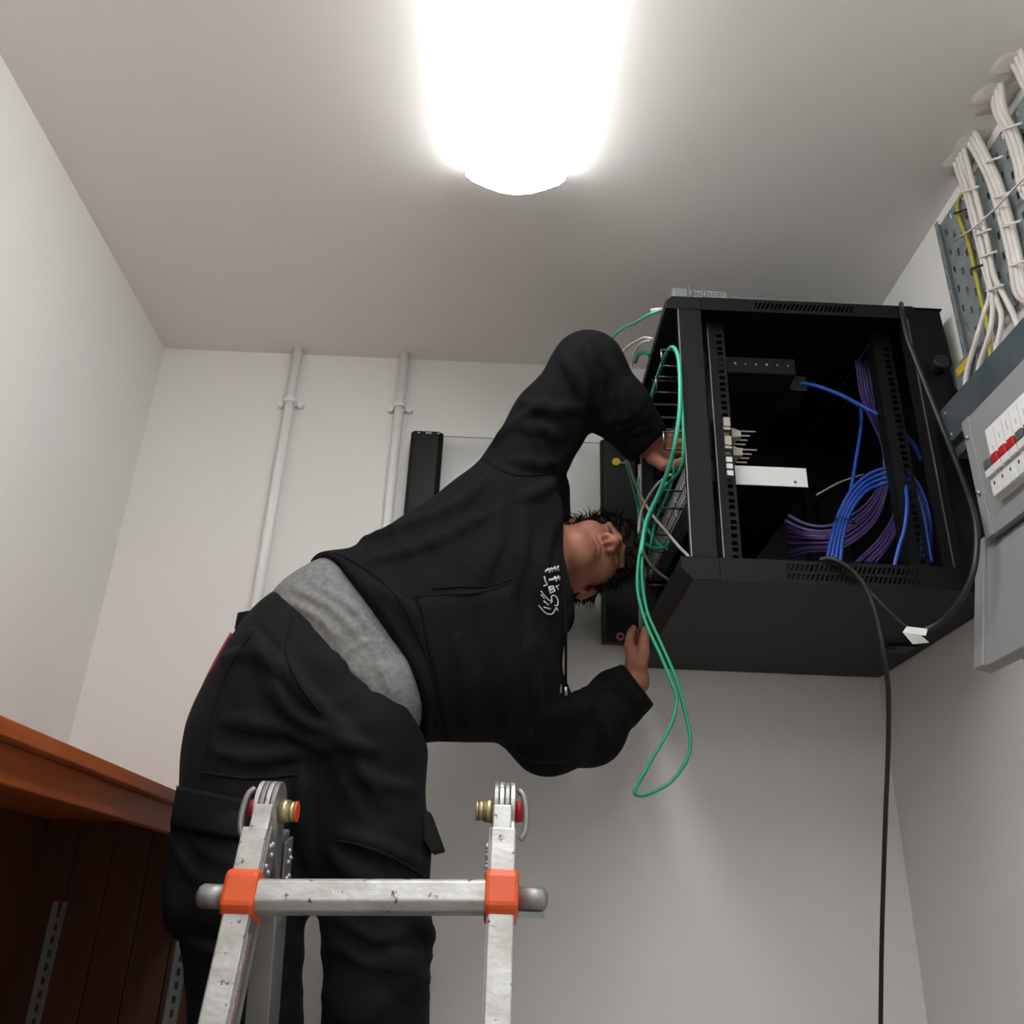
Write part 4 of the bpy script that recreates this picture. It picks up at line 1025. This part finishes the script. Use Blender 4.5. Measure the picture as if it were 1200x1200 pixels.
# ------------------------------------------------------------------ the technician on the ladder
def person():
    ANK_R, ANK_L = Vector((-0.215, 1.50, CZ - 0.413)), Vector((-0.075, 1.50, CZ - 0.413))
    HIP_R, HIP_L = P(318, 835, 1.50), P(420, 872, 1.50)
    KNE_R, KNE_L = P(284, 1085, 1.49), P(442, 1110, 1.49)
    PEL = P(370, 800, 1.51); WST = P(420, 765, 1.52); CHE = P(540, 700, 1.60); NKB = P(622, 655, 1.675)
    SH_R, SH_L = P(606, 566, 1.675), P(588, 792, 1.625)
    EL_R, EL_L = P(691, 436, 1.585), P(642, 860, 1.745)
    WR_R, WR_L = P(757, 521, 1.665), P(746, 799, 1.892)
    ORGP = (-0.145, 1.47, CZ - 0.487)
    # head frame: lying on its side, tipped back, turned a little upwards
    HC = P(679, 652, 1.765)
    v = (HC - Vector((0, 0, CZ))).normalized()
    Rr = (CAM_R - v * CAM_R.dot(v)).normalized(); Ui = Rr.cross(v) * 1.0
    if Ui.dot(CAM_D) > 0: Ui = -Ui                       # image up at the head
    roll = math.radians(9); Rv = (Rr * math.cos(roll) + Ui * math.sin(roll)); Uv = (Ui * math.cos(roll) - Rr * math.sin(roll))
    a = math.radians(54)
    crown = (Rv * math.cos(a) + v * math.sin(a)).normalized()
    face = (-v * math.cos(a) + Rv * math.sin(a)).normalized()
    side = Uv                                            # the person's right side is up in the picture
    yaw = math.radians(10)
    face = (face * math.cos(yaw) + side * math.sin(yaw)).normalized(); side = (side - face * side.dot(face)).normalized()
    crown = (crown - face * crown.dot(face) - side * crown.dot(side)).normalized()
    HR = np.column_stack([A3(side), A3(face), A3(crown)])
    def H(x, y, z): return HC + side * x + face * y + crown * z

    # ---------------- body: one continuous surface
    S = SDF()
    S.chain([(HIP_R, .064), (KNE_R, .050), (ANK_R, .036)], .03); S.chain([(HIP_L, .064), (KNE_L, .050), (ANK_L, .036)], .03)
    for ank in (ANK_R, ANK_L):
        S.rc(ank + Vector((0, 0, -0.02)), ank + Vector((0, -0.13, -0.045)), .032, .024, .03)
    S.rc(HIP_R, HIP_L, .068, .068, .04); S.rc(PEL, WST, .085, .085, .05, .7); S.rc(WST, CHE, .085, .115, .05, .65); S.rc(CHE, NKB, .115, .07, .06, .7)
    S.rc(SH_R, SH_L, .062, .062, .06)
    S.chain([(SH_R, .055), (EL_R, .038), (WR_R, .025)], .015); S.chain([(SH_L, .052), (EL_L, .034), (P(715, 824, 1.848), .026), (WR_L, .0245)], .015)
    S.rc(NKB, H(0, -.035, -.055), .062, .056, .03)
    # head
    S.ell(H(0, -.014, .035), HR, (.075, .094, .085), .03)
    S.ell(H(0, .028, -.028), HR, (.063, .068, .084), .025)
    for s in (-1, 1):
        S.rc(H(s * .056, -.004, -.048), H(s * .014, .074, -.098), .019, .019, .022)
        S.ell(H(s * .036, .062, -.022), HR, (.024, .024, .024), .02)                    # cheek
        S.rc(H(s * .012, .090, .036), H(s * .046, .074, .036), .0065, .0065, .012)           # brow
        S.ell(H(s * .032, .106, .010), HR, (.019, .017, .013), .012, 's')                   # eye socket
        S.ell(H(s * .032, .078, .010), HR, (.0145, .0145, .0135), .004)                     # closed eye
        S.ell(H(s * .079, -.008, .000), HR, (.009, .018, .030), .008)                       # ear
        S.ell(H(s * .083, -.014, -.002), HR, (.008, .017, .028), .006)
        S.ell(H(s * .090, -.004, .004), HR, (.007, .009, .014), .004, 's')
        S.ell(H(s * .078, .002, -.028), HR, (.006, .007, .009), .005)
    S.ell(H(0, .066, -.094), HR, (.028, .018, .018), .035)
    S.rc(H(0, .088, .026), H(0, .116, -.030), .0085, .0130, .010)
    for s in (-1, 1): S.ell(H(s * .0135, .106, -.036), HR, (.0095, .012, .0095), .006)
    S.ell(H(0, .108, -.042), HR, (.005, .012, .007), .005)
    for s in (-1, 1): S.ell(H(s * .0085, .110, -.047), HR, (.0052, .0072, .0075), .002, 's')
    S.ell(H(0, .092, -.064), HR, (.024, .012, .0075), .006); S.ell(H(0, .089, -.079), HR, (.021, .012, .008), .006)
    S.ell(H(0, .103, -.0715), HR, (.024, .010, .0018), .002, 's')
    # right hand (raised, reaching into the cabinet front)
    S.chain([(WR_R, .027), (P(768, 526, 1.672), .024)], .015)
    for (py, Yk) in ((512, 1.664), (521, 1.670), (531, 1.676), (540, 1.682)):
        S.rc(P(764, 518 + (py - 520) * .45, 1.668), P(783, py, Yk), .016, .0115, .012)
    for (pts, r) in (([(783, 511, 1.664), (795, 508, 1.675), (801, 510, 1.700), (801, 517, 1.715)], .0088), ([(783, 520, 1.670), (797, 519, 1.680), (804, 522, 1.705), (803, 529, 1.718)], .0092),
                     ([(783, 531, 1.676), (796, 530, 1.686), (803, 533, 1.708), (801, 539, 1.72)], .0090), ([(782, 541, 1.682), (793, 542, 1.690), (799, 545, 1.706), (798, 549, 1.716)], .0080)):
        q = [P(*t) for t in pts]; S.chain([(q[0], r * 1.12), (q[1], r * 1.05), (q[2], r * .95), (q[3], r * .85)], .004)
    q = [P(765, 536, 1.660), P(777, 545, 1.650), P(790, 546, 1.652), P(799, 540, 1.662)]
    S.chain([(q[0], .016), (q[1], .0125), (q[2], .0105), (q[3], .0088)], .006)
    # left hand (gripping the bottom front edge)
    S.chain([(WR_L, .025), (P(746, 783, 1.892), .0245)], .015); S.rc(P(746, 776, 1.880), P(746, 763, 1.880), .013, .009, .008)
    for i, Yk in enumerate((1.870, 1.890, 1.910, 1.928)):
        k0 = P(737.5 + 1.8 * i, 757 + 1.5 * i, Yk)
        S.rc(P(745, 781, 1.882 + .008 * i), k0, .0175, .0120, .012)
        q = [k0, k0 + Vector((.004, .004, .022)), k0 + Vector((.009, .006, .034)), k0 + Vector((.013, .008, .040))]
        if i == 0: q = [k0, P(738, 749, 1.868), P(739.5, 742, 1.870), P(742.5, 736, 1.874)]
        S.chain([(q[0], .0100), (q[1], .0094), (q[2], .0086), (q[3], .0076)], .004)
    q = [P(750, 778, 1.870), P(754, 765, 1.862), P(754.5, 752, 1.860), P(756, 738, 1.864)]
    S.chain([(q[0], .016), (q[1], .0135), (q[2], .0112), (q[3], .0092)], .006)
    lo, hi = (-0.55, 1.25, CZ - 0.52), (0.47, 2.03, CZ + 1.22)
    body, V, F = sdf_object('person', S, lo, hi, 0.0036, 'skin', None, ORGP, 1)
    tag(body, 'person in black hoodie and work trousers leaning sideways off the ladder into the cabinet', 'person')
    # colour of skin, lips, brows
    L = (V - np.array(HC)) @ HR
    col = np.tile(np.array([0.37, 0.155, 0.098, 1.0], np.float32), (len(V), 1))
    def blend(mask, c): col[:, :3] = col[:, :3] * (1 - mask[:, None]) + np.array(c, np.float32) * mask[:, None]
    lip = np.exp(-((L[:, 0] / .022) ** 4 + ((L[:, 2] + .0715) / .0115) ** 4)) * (L[:, 1] > .07)
    blend(lip * 0.8, (0.27, 0.085, 0.07))
    brow = np.exp(-((np.abs(L[:, 0]) - .030) / .017) ** 4 - ((L[:, 2] - .037) / .006) ** 4) * (L[:, 1] > .05)
    blend(brow * 0.9, (0.02, 0.013, 0.01))
    lash = np.exp(-((np.abs(L[:, 0]) - .032) / .014) ** 4 - ((L[:, 2] - .006) / .0022) ** 4) * (L[:, 1] > .06)
    blend(lash * 0.85, (0.02, 0.012, 0.01))
    stub = np.exp(-((L[:, 0]) / .05) ** 4 - ((L[:, 2] + .08) / .035) ** 4) * (L[:, 1] > .03)
    blend(stub * 0.15, (0.12, 0.07, 0.05))
    at = body.data.color_attributes.new('tint', 'FLOAT_COLOR', 'POINT'); at.data.foreach_set('color', col.ravel())

    # ---------------- trousers
    Tq = SDF()
    Tq.rc(P(322, 792, 1.50), P(428, 858, 1.50), .098, .092, .05, 1.05)
    Tq.rc(P(346, 740, 1.515), P(440, 832, 1.50), .080, .070, .05, 1.12)
    Tq.chain([(P(296, 860, 1.50), .104), (P(280, 960, 1.50), .098)], .05); Tq.chain([(P(426, 890, 1.50), .098), (P(436, 990, 1.50), .090)], .05)
    Tq.chain([(P(280, 960, 1.50), .098), (P(284, 1060, 1.49), .092), (P(288, 1190, 1.49), .080), (P(300, 1290, 1.50), .075), (ANK_R + Vector((0, 0, .02)), .062)], .012)
    Tq.chain([(P(436, 990, 1.50), .090), (P(443, 1090, 1.49), .081), (P(440, 1190, 1.48), .077), (P(436, 1300, 1.50), .07), (ANK_L + Vector((0, 0, .02)), .060)], .012)
    Tq.rc(P(358, 940, 1.50), P(368, 1040, 1.50), .075, .030, .04)
    Tq.ell(P(300, 870, 1.56), np.eye(3), (.10, .10, .12), .06)
    a1, b1, c1 = P(300, 690, 1.52), P(492, 880, 1.50), P(405, 755, 1.38)
    n1 = (b1 - a1).cross(c1 - a1).normalized()
    if n1.dot(WST + (CHE - WST) - a1) < 0: n1 = -n1
    Tq.plane(a1 + n1 * 0.012, n1, .004)
    for ank in (ANK_R, ANK_L): Tq.cut_end(ank + Vector((0, 0, -0.0)), Vector((0, 0, -1)), .13)
    for pts, r in (([(250, 772), (300, 768), (338, 784)], .006), ([(328, 782), (362, 820), (412, 860)], .007), ([(262, 845), (300, 850), (340, 857)], .006), ([(340, 857), (375, 872), (420, 872)], .005),
                   ([(310, 800), (345, 836), (390, 862), (440, 880)], .006), ([(398, 978), (440, 990), (500, 1018)], .007), ([(388, 1000), (420, 1026), (450, 1036)], .006), ([(352, 905), (356, 960), (362, 1020)], .008),
                   ([(420, 905), (450, 920), (500, 925)], .005), ([(470, 1060), (492, 1080), (505, 1100)], .007), ([(455, 1120), (480, 1128), (503, 1122)], .008), ([(460, 1150), (485, 1152), (502, 1146)], .007),
                   ([(240, 1000), (290, 1020), (330, 1024)], .006), ([(255, 880), (300, 890), (350, 884)], .005), ([(290, 740), (310, 765), (320, 790)], .005), ([(220, 1100), (250, 1110), (290, 1105)], .008)):
        Tq.ridge(pts, r)
    Tq.fold(P(340, 815, 1.41), (0.45, 0.2, 1), .060, .0045, .13); Tq.fold(P(440, 1120, 1.42), (0.15, 0, 1), .050, .006, .10, 1)
    Tq.fold(P(300, 1130, 1.42), (-.15, 0, 1), .055, .005, .10); Tq.fold(P(420, 930, 1.42), (.5, 0, 1), .055, .004, .08)
    Tq.disp(lambda p: (.0020 * np.sin(31 * p[:, 0] + 9 * p[:, 2] + 2 * np.sin(17 * p[:, 2])) * np.sin(23 * p[:, 2] + 14 * p[:, 1] + 1.3)).astype(np.float32))
    tro, VT, FT = sdf_object('trousers', Tq, (-0.60, 1.28, CZ - 0.46), (0.06, 1.76, CZ + 0.62), 0.0048, 'trouser', body, ORGP)

    # ---------------- T-shirt
    Sh = SDF()
    Sh.rc(P(360, 724, 1.520), P(444, 822, 1.50), .074, .076, .05, 1.24)
    Sh.rc(P(400, 700, 1.53), P(462, 795, 1.51), .078, .076, .05, 1.12)
    Sh.rc(P(430, 755, 1.52), P(510, 712, 1.57), .11, .10, .05, .75)
    a2, b2, c2 = P(306, 701, 1.52), P(486, 890, 1.50), P(402, 770, 1.38)
    n2 = (b2 - a2).cross(c2 - a2).normalized()
    if n2.dot(CHE - a2) < 0: n2 = -n2
    Sh.plane(a2, -n2, .003)
    for pts, r in (([(345, 690), (390, 715), (440, 765)], .004), ([(380, 690), (420, 720), (455, 770)], .004), ([(330, 702), (370, 722), (400, 752)], .0035), ([(455, 780), (470, 820), (480, 860)], .005), ([(440, 770), (458, 810), (470, 850)], .004)):
        Sh.ridge(pts, r, .010)
    Sh.fold(P(420, 760, 1.40), (0.75, 0, -0.75), .034, .0025, .10)
    sh, _, _ = sdf_object('t_shirt', Sh, (-0.50, 1.30, CZ + 0.10), (0.05, 1.80, CZ + 0.78), 0.0045, 'tshirt', body, ORGP)

    # ---------------- hoodie
    Hd = SDF()
    Hd.rc(P(412, 712, 1.535), P(578, 612, 1.655), .092, .112, .05, .95)
    Hd.rc(P(458, 800, 1.515), P(566, 795, 1.605), .100, .112, .05, .95)
    Hd.rc(P(394, 702, 1.532), P(466, 812, 1.512), .085, .082, .03, 1.32)
    Hd.rc(P(440, 757, 1.52), P(575, 702, 1.625), .130, .150, .05, .85)
    Hd.rc(P(588, 612, 1.665), P(572, 772, 1.62), .108, .118, .05, .92)
    Hd.chain([(P(602, 572, 1.675), .094), (P(645, 492, 1.635), .076), (P(689, 432, 1.585), .074), (P(727, 480, 1.62), .062), (P(752, 512, 1.655), .048), (P(764, 528, 1.675), .046)], .03)
    Hd.chain([(P(588, 792, 1.625), .110), (P(644, 860, 1.745), .074), (P(690, 853, 1.82), .071), (P(724, 819, 1.868), .057), (P(745, 805, 1.893), .047), (P(757, 796, 1.905), .047)], .03)
    # hood bunched behind the neck and collar edge
    Hd.rc(P(640, 575, 1.75), P(642, 720, 1.72), .052, .055, .04); Hd.rc(P(628, 600, 1.63), P(628, 740, 1.61), .045, .045, .05)
    ncut0, ncut1 = P(636, 652, 1.69), P(690, 650, 1.75)
    Hd.rc(ncut0, ncut1, .058, .085, .012, op='s')
    # flat right edge of the chest (collar line)
    pe = P(661, 640, 1.60)
    axr = (CAM_R * 1.0 + CAM_D * 0.06).normalized()
    def collar(p):
        q = p - A3(pe); return np.maximum(-(q @ A3(axr)), np.maximum(np.sqrt((q * q).sum(1)) - .21, 0) * 1.0 - 0.0 + np.maximum(0, 0))
    # cuffs
    dR = (P(764, 528, 1.675) - P(727, 482, 1.62)).normalized(); dR = (CAM_R * 37 + CAM_D * 40).normalized(); Hd.cut_end(P(759, 523, 1.668), dR, .085)
    dL = (P(757, 796, 1.905) - P(726, 824, 1.87)).normalized(); dL = (CAM_R * 31 - CAM_D * 25).normalized(); Hd.cut_end(P(748, 802, 1.893), dL, .085)
    # hem
    a3, b3, c3 = P(352, 660, 1.55), P(496, 872, 1.52), P(452, 728, 1.41)
    n3 = (b3 - a3).cross(c3 - a3).normalized()
    if n3.dot(CHE - a3) < 0: n3 = -n3
    Hd.plane(a3, -n3, .004)
    # folds
    armU = (EL_R - SH_R); armF = (WR_R - EL_R); armL = (WR_L - EL_L)
    for pts, r in (([(686, 396), (694, 430), (690, 472)], .008), ([(700, 440), (706, 470), (712, 500)], .007), ([(716, 425), (728, 460), (735, 500)], .006), ([(735, 450), (748, 478), (756, 505)], .006), ([(660, 418), (676, 445), (684, 470)], .006),
                   ([(612, 470), (645, 480), (682, 478)], .006), ([(655, 515), (640, 505), (610, 500)], .006), ([(655, 540), (630, 545), (600, 540)], .006), ([(580, 520), (600, 500), (640, 470)], .006),
                   ([(400, 640), (460, 622), (540, 590), (570, 560)], .007), ([(425, 660), (500, 640), (580, 600)], .007), ([(560, 690), (580, 640), (588, 590)], .009), ([(600, 700), (612, 640), (612, 590)], .008), ([(440, 690), (480, 720), (500, 760)], .006),
                   ([(530, 740), (545, 790), (550, 850)], .009), ([(580, 730), (590, 790), (592, 850)], .009), ([(620, 720), (622, 780), (628, 830)], .008), ([(650, 560), (636, 575), (610, 585)], .006), ([(657, 600), (640, 640), (632, 690)], .007),
                   ([(612, 835), (650, 845), (690, 835)], .007), ([(640, 835), (668, 832), (690, 822)], .007), ([(686, 820), (700, 845), (712, 870)], .008), ([(706, 803), (722, 828), (736, 850)], .008), ([(725, 795), (740, 812), (752, 832)], .005), ([(610, 880), (650, 885), (690, 875)], .007)):
        Hd.ridge(pts, r, .018)
    Hd.fold(P(700, 470, 1.54), armF + armU, .045, .006, .07); Hd.fold(P(735, 505, 1.60), armF, .034, .005, .06)
    Hd.fold(P(712, 815, 1.80), armL, .042, .005, .06); Hd.fold(P(640, 840, 1.66), (1, .3, -.8), .06, .003, .07)
    Hd.fold(P(650, 530, 1.58), (0.2, 0, 1), .045, .005, .07); Hd.fold(P(500, 640, 1.44), (.5, 0, .85), .085, .0045, .15); Hd.fold(P(575, 770, 1.48), (.95, 0, .15), .075, .007, .13, 1)
    Hd.disp(lambda p: (.0020 * np.sin(27 * p[:, 0] - 13 * p[:, 2] + 2 * np.sin(15 * p[:, 0])) * np.sin(19 * p[:, 2] + 11 * p[:, 1])).astype(np.float32))
    hd, VH, FH = sdf_object('hoodie', Hd, (-0.46, 1.30, CZ + 0.16), (0.42, 2.02, CZ + 1.24), 0.0048, 'hoodie', body, ORGP)

    # seams, print, strings laid on the cloth: found by looking along the pixel's direction
    def on(V_, F_):
        t = BVHTree.FromPolygons([tuple(x) for x in V_], [tuple(int(i) for i in f) for f in F_])
        def hit(px, py, off=0.0015):
            d = ray(px, py).normalized(); r = t.ray_cast(Vector((0, 0, CZ)), d)
            if r[0] is None: return None
            n = r[1]
            if n.dot(d) > 0: n = -n
            return r[0] + n * off
        return hit
    hitH = on(VH, FH); hitT = on(VT, FT)
    def seam(hit, pts, r, m, parent, name, off=0.0006, sub=8, n=6):
        q = []
        base = smooth_path([Vector((x, y, 0)) for x, y in pts], sub)
        for p in base:
            h = hit(p.x, p.y, off)
            if h is not None and (not q or (h - q[-1]).length < 0.06): q.append(h)
        if len(q) > 1: return MB().tube(q, r, n).build(name, m, parent)
    seam(hitH, [(562, 532), (580, 547), (605, 557), (635, 556), (656, 550)], .0018, 'hoodie', hd, 'shoulder_seam')
    seam(hitH, [(392, 648), (430, 668), (465, 700), (490, 745), (508, 800), (512, 866)], .0020, 'hoodie', hd, 'hem_band_seam')
    seam(hitH, [(487, 700), (520, 697), (560, 695), (600, 683)], .0030, 'hoodie', hd, 'pocket_edge')
    seam(hitH, [(507, 690), (540, 688), (575, 687), (600, 679)], .0022, 'hoodie', hd, 'pocket_stitching')
    seam(hitH, [(487, 700), (497, 725), (512, 765), (521, 815)], .0022, 'hoodie', hd, 'pocket_edge')
    # printed mark beside the collar
    def gp(lst): return [(620 + x / 15.0, 650 + y / 15.0) for x, y in lst]
    strokes = [([(280, 300), (330, 250), (340, 310), (385, 240), (395, 300), (445, 215), (455, 285), (505, 210), (512, 280)], 1.15), ([(300, 275), (505, 240)], 1.0),
               ([(342, 445), (430, 430), (525, 408)], 1.2), ([(440, 385), (470, 470)], 1.2), ([(498, 370), (528, 450)], .8),
               ([(262, 385), (280, 470), (308, 520), (250, 552)], .8), ([(340, 570), (362, 680), (442, 642), (415, 560), (340, 572)], 1.1), ([(362, 620), (420, 600)], 1.0),
               ([(462, 565), (515, 540)], .55), ([(480, 570), (508, 618)], .55),
               ([(205, 640), (280, 740), (350, 805), (392, 790), (385, 735), (440, 718), (495, 790), (492, 890), (442, 892)], .62), ([(370, 855), (402, 812)], .7),
               ([(205, 700), (265, 775)], .6), ([(250, 815), (335, 890)], .7), ([(255, 925), (370, 955)], .8),
               ([(165, 895), (230, 975), (310, 1040), (400, 1040), (450, 970), (470, 935), (502, 985)], .62)]
    pr = None
    for lst, w in strokes:
        q = []
        for p in smooth_path([Vector((x, y, 0)) for x, y in gp(lst)], 4 if len(lst) > 4 and w < 1 else 1 if w > 1 else 4):
            h = hitH(p.x, p.y, 0.0012)
            if h is not None: q.append(h)
        if len(q) < 2: continue
        if pr is None: pr = MB()
        pr.tube(q, w / 575.0, 6)
    if pr: pr.build('chest_print', 'print', hd, label='white calligraphic mark printed beside the collar')
    # drawstrings hanging down from the collar
    for (xa, xb, ye) in ((657, 656.5, 812), (662, 663, 815)):
        a_ = P(xa - 1, 690, 1.565); b_ = P(xb, ye - 10, 1.60); c_ = P(xb, ye, 1.602)
        ds = MB().tube([a_, (a_ + b_) / 2 + Vector((.0015, -.004, 0)), b_], .0026, 8).build('drawstring', 'hoodie', hd)
        MB().cyl(b_, c_, .0030, n=8).build('string_tip', 'steel', hd)
    # ---------------- trouser details
    def patch(hit, corners, th, name, m, parent, fallY, nx=14, ny=8):
        """cloth patch lying on the garment: corners in pixels, clockwise from top-left"""
        (a_, b_, c_, d_) = [Vector((x, y, 0)) for x, y in corners]
        top = []; last = None
        for j in range(ny + 1):
            for i in range(nx + 1):
                u, w = i / nx, j / ny
                q = (a_ * (1 - u) + b_ * u) * (1 - w) + (d_ * (1 - u) + c_ * u) * w
                h = hit(q.x, q.y, th)
                if h is None: h = P(q.x, q.y, fallY)
                top.append(h)
        vs = top + [p + (p - Vector((0, 0, CZ))).normalized() * (th + .004) for p in top]; N = len(top); fs = []
        for j in range(ny):
            for i in range(nx):
                k = j * (nx + 1) + i; fs.append((k, k + nx + 1, k + nx + 2, k + 1)); fs.append((N + k, N + k + 1, N + k + nx + 2, N + k + nx + 1))
        edge = list(range(nx + 1)) + [j * (nx + 1) + nx for j in range(1, ny + 1)] + [ny * (nx + 1) + i for i in range(nx - 1, -1, -1)] + [j * (nx + 1) for j in range(ny - 1, 0, -1)]
        for e0, e1 in zip(edge, edge[1:] + edge[:1]): fs.append((e0, e1, N + e1, N + e0))
        mb = MB(); mb._add(vs, fs, True); return mb.build(name, m, parent)
    patch(hitH, [(489, 702), (602, 684), (625, 862), (521, 862)], .0025, 'kangaroo_pocket', 'hoodie', hd, 1.46)
    def slab(pts, th, name, m, parent, bev=.003):
        return MB().prism([P(*q) for q in pts], Vector((0, th, 0))).build(name, m, parent, bev)
    Pk = SDF()
    Pk.rc(P(238, 985, 1.47), P(236, 1060, 1.46), .052, .056, .03); Pk.rc(P(280, 990, 1.44), P(272, 1060, 1.43), .055, .058, .03)
    Pk.fold(P(230, 1010, 1.42), (.3, 0, 1), .05, .005, .08)
    _, VP_, FP_ = sdf_object('cargo_pocket', Pk, (-0.57, 1.33, CZ - 0.14), (-0.26, 1.62, CZ + 0.22), 0.0045, 'trouser', tro, ORGP)
    hitTP = on(np.concatenate([VT, VP_]), np.concatenate([FT, FP_ + len(VT)]))
    patch(hitTP, [(207, 920), (302, 941), (284, 986), (199, 966)], .007, 'pocket_flap', 'trouser', tro, 1.46)
    slab([(496, 948, 1.47), (505, 952, 1.47), (521, 996, 1.46), (506, 1000, 1.45), (497, 985, 1.45)], .05, 'pocket_flap', 'trouser', tro)
    slab([(278, 717, 1.52), (297, 714, 1.50), (290, 728, 1.50), (274, 738, 1.52)], .05, 'pocket_flap', 'trouser', tro)
    MB().tube(smooth_path([P(*q) for q in ((271, 742, 1.525), (255, 770, 1.525), (240, 800, 1.525), (229, 830, 1.525))], 5), .0028, 6).build('red_piping', 'redpipe', tro, label='red piping along the hip')
    seam(hitT, [(300, 735), (270, 780), (250, 830), (240, 880), (236, 915)], .0022, 'trouser', tro, 'side_seam')
    seam(hitT, [(345, 720), (335, 760), (350, 800), (375, 835)], .0022, 'trouser', tro, 'pocket_seam')
    seam(hitT, [(236, 905), (290, 912), (352, 908)], .0022, 'trouser', tro, 'thigh_seam')
    seam(hitT, [(392, 985), (420, 990), (460, 1005), (498, 1028)], .0022, 'trouser', tro, 'thigh_seam')
    # ---------------- boots standing on the far rung
    for ank in (ANK_R, ANK_L):
        B_ = SDF(); B_.chain([(ank + Vector((0, .005, .03)), .055), (ank + Vector((0, 0, -.01)), .050), (ank + Vector((0, -.06, -.028)), .044), (ank + Vector((0, -.14, -.030)), .040)], .03)
        B_.plane(ank + Vector((0, 0, -.056)), Vector((0, 0, -1)), .006)
        bo, _, _ = sdf_object('boot', B_, tuple(ank + Vector((-.08, -.24, -.10))), tuple(ank + Vector((.08, .10, .12))), 0.005, 'rubber', body, ORGP)
        MB().box((ank.x - .044, ank.y - .18, ank.z - .072), (ank.x + .044, ank.y + .055, ank.z - .054)).build('sole', 'rubber', bo, .008)
    # ---------------- hair: cap plus loose locks
    Hr = SDF()
    Hr.ell(H(0, -.020, .042), HR, (.086, .106, .097), .02)
    Hr.ell(H(0, -.055, -.020), HR, (.068, .065, .060), .03)
    Hr.ell(H(0, .045, .085), HR, (.066, .055, .040), .025)
    pf = H(0, .040, .034); nf = (face * .74 - crown * .67).normalized()
    Hr.cut_end(pf, nf, .30, .02)
    wr = np.array([A3(side), A3(face), A3(crown)])
    Hr.disp(lambda p: (.0035 * np.sin(190 * (p @ wr[0]) + 3 * np.sin(60 * (p @ wr[2]))) * np.sin(90 * (p @ wr[1]) + 70 * (p @ wr[2]))).astype(np.float32))
    c0 = np.array(HC)
    hair, VR, FR = sdf_object('hair', Hr, tuple(c0 - .18), tuple(c0 + .18), 0.004, 'hair', body, ORGP, 1)
    rg = random.Random(3); lk = MB(); lw = MB()
    Lr = (VR - c0) @ HR
    idx = [i for i in range(len(VR)) if (Lr[i, 2] < .07 or Lr[i, 1] > .0)]
    for _ in range(1500):
        i = rg.choice(idx); p = Vector(VR[i]); l = Lr[i]
        out = (p - H(0, -.015, .025)).normalized()
        tang = -crown + face * (.7 if l[1] > .0 else -.3) + side * (.35 if l[0] > 0 else -.35); tang = (tang - out * tang.dot(out)).normalized()
        jit = Vector((rg.uniform(-1, 1), rg.uniform(-1, 1), rg.uniform(-1, 1)))
        d1 = (tang + out * rg.uniform(.05, .55) + jit * .30).normalized(); d2 = (d1 + Vector((0, 0, -.35)) + out * rg.uniform(-.3, .25) + jit * .2).normalized()
        ln = rg.uniform(.018, .045)
        q0 = p - out * .004; q1 = p + d1 * ln * .5; q2 = q1 + d2 * ln * .5
        lk.tube(smooth_path([q0, q1, q2], 3), [.0017 * (1 - t / 6.4) + .0002 for t in range(7)], 4, cap=False)
    lk.build('loose_locks', 'hair', hair)['kind'] = 'stuff'
person()
print('objects', len(bpy.data.objects))
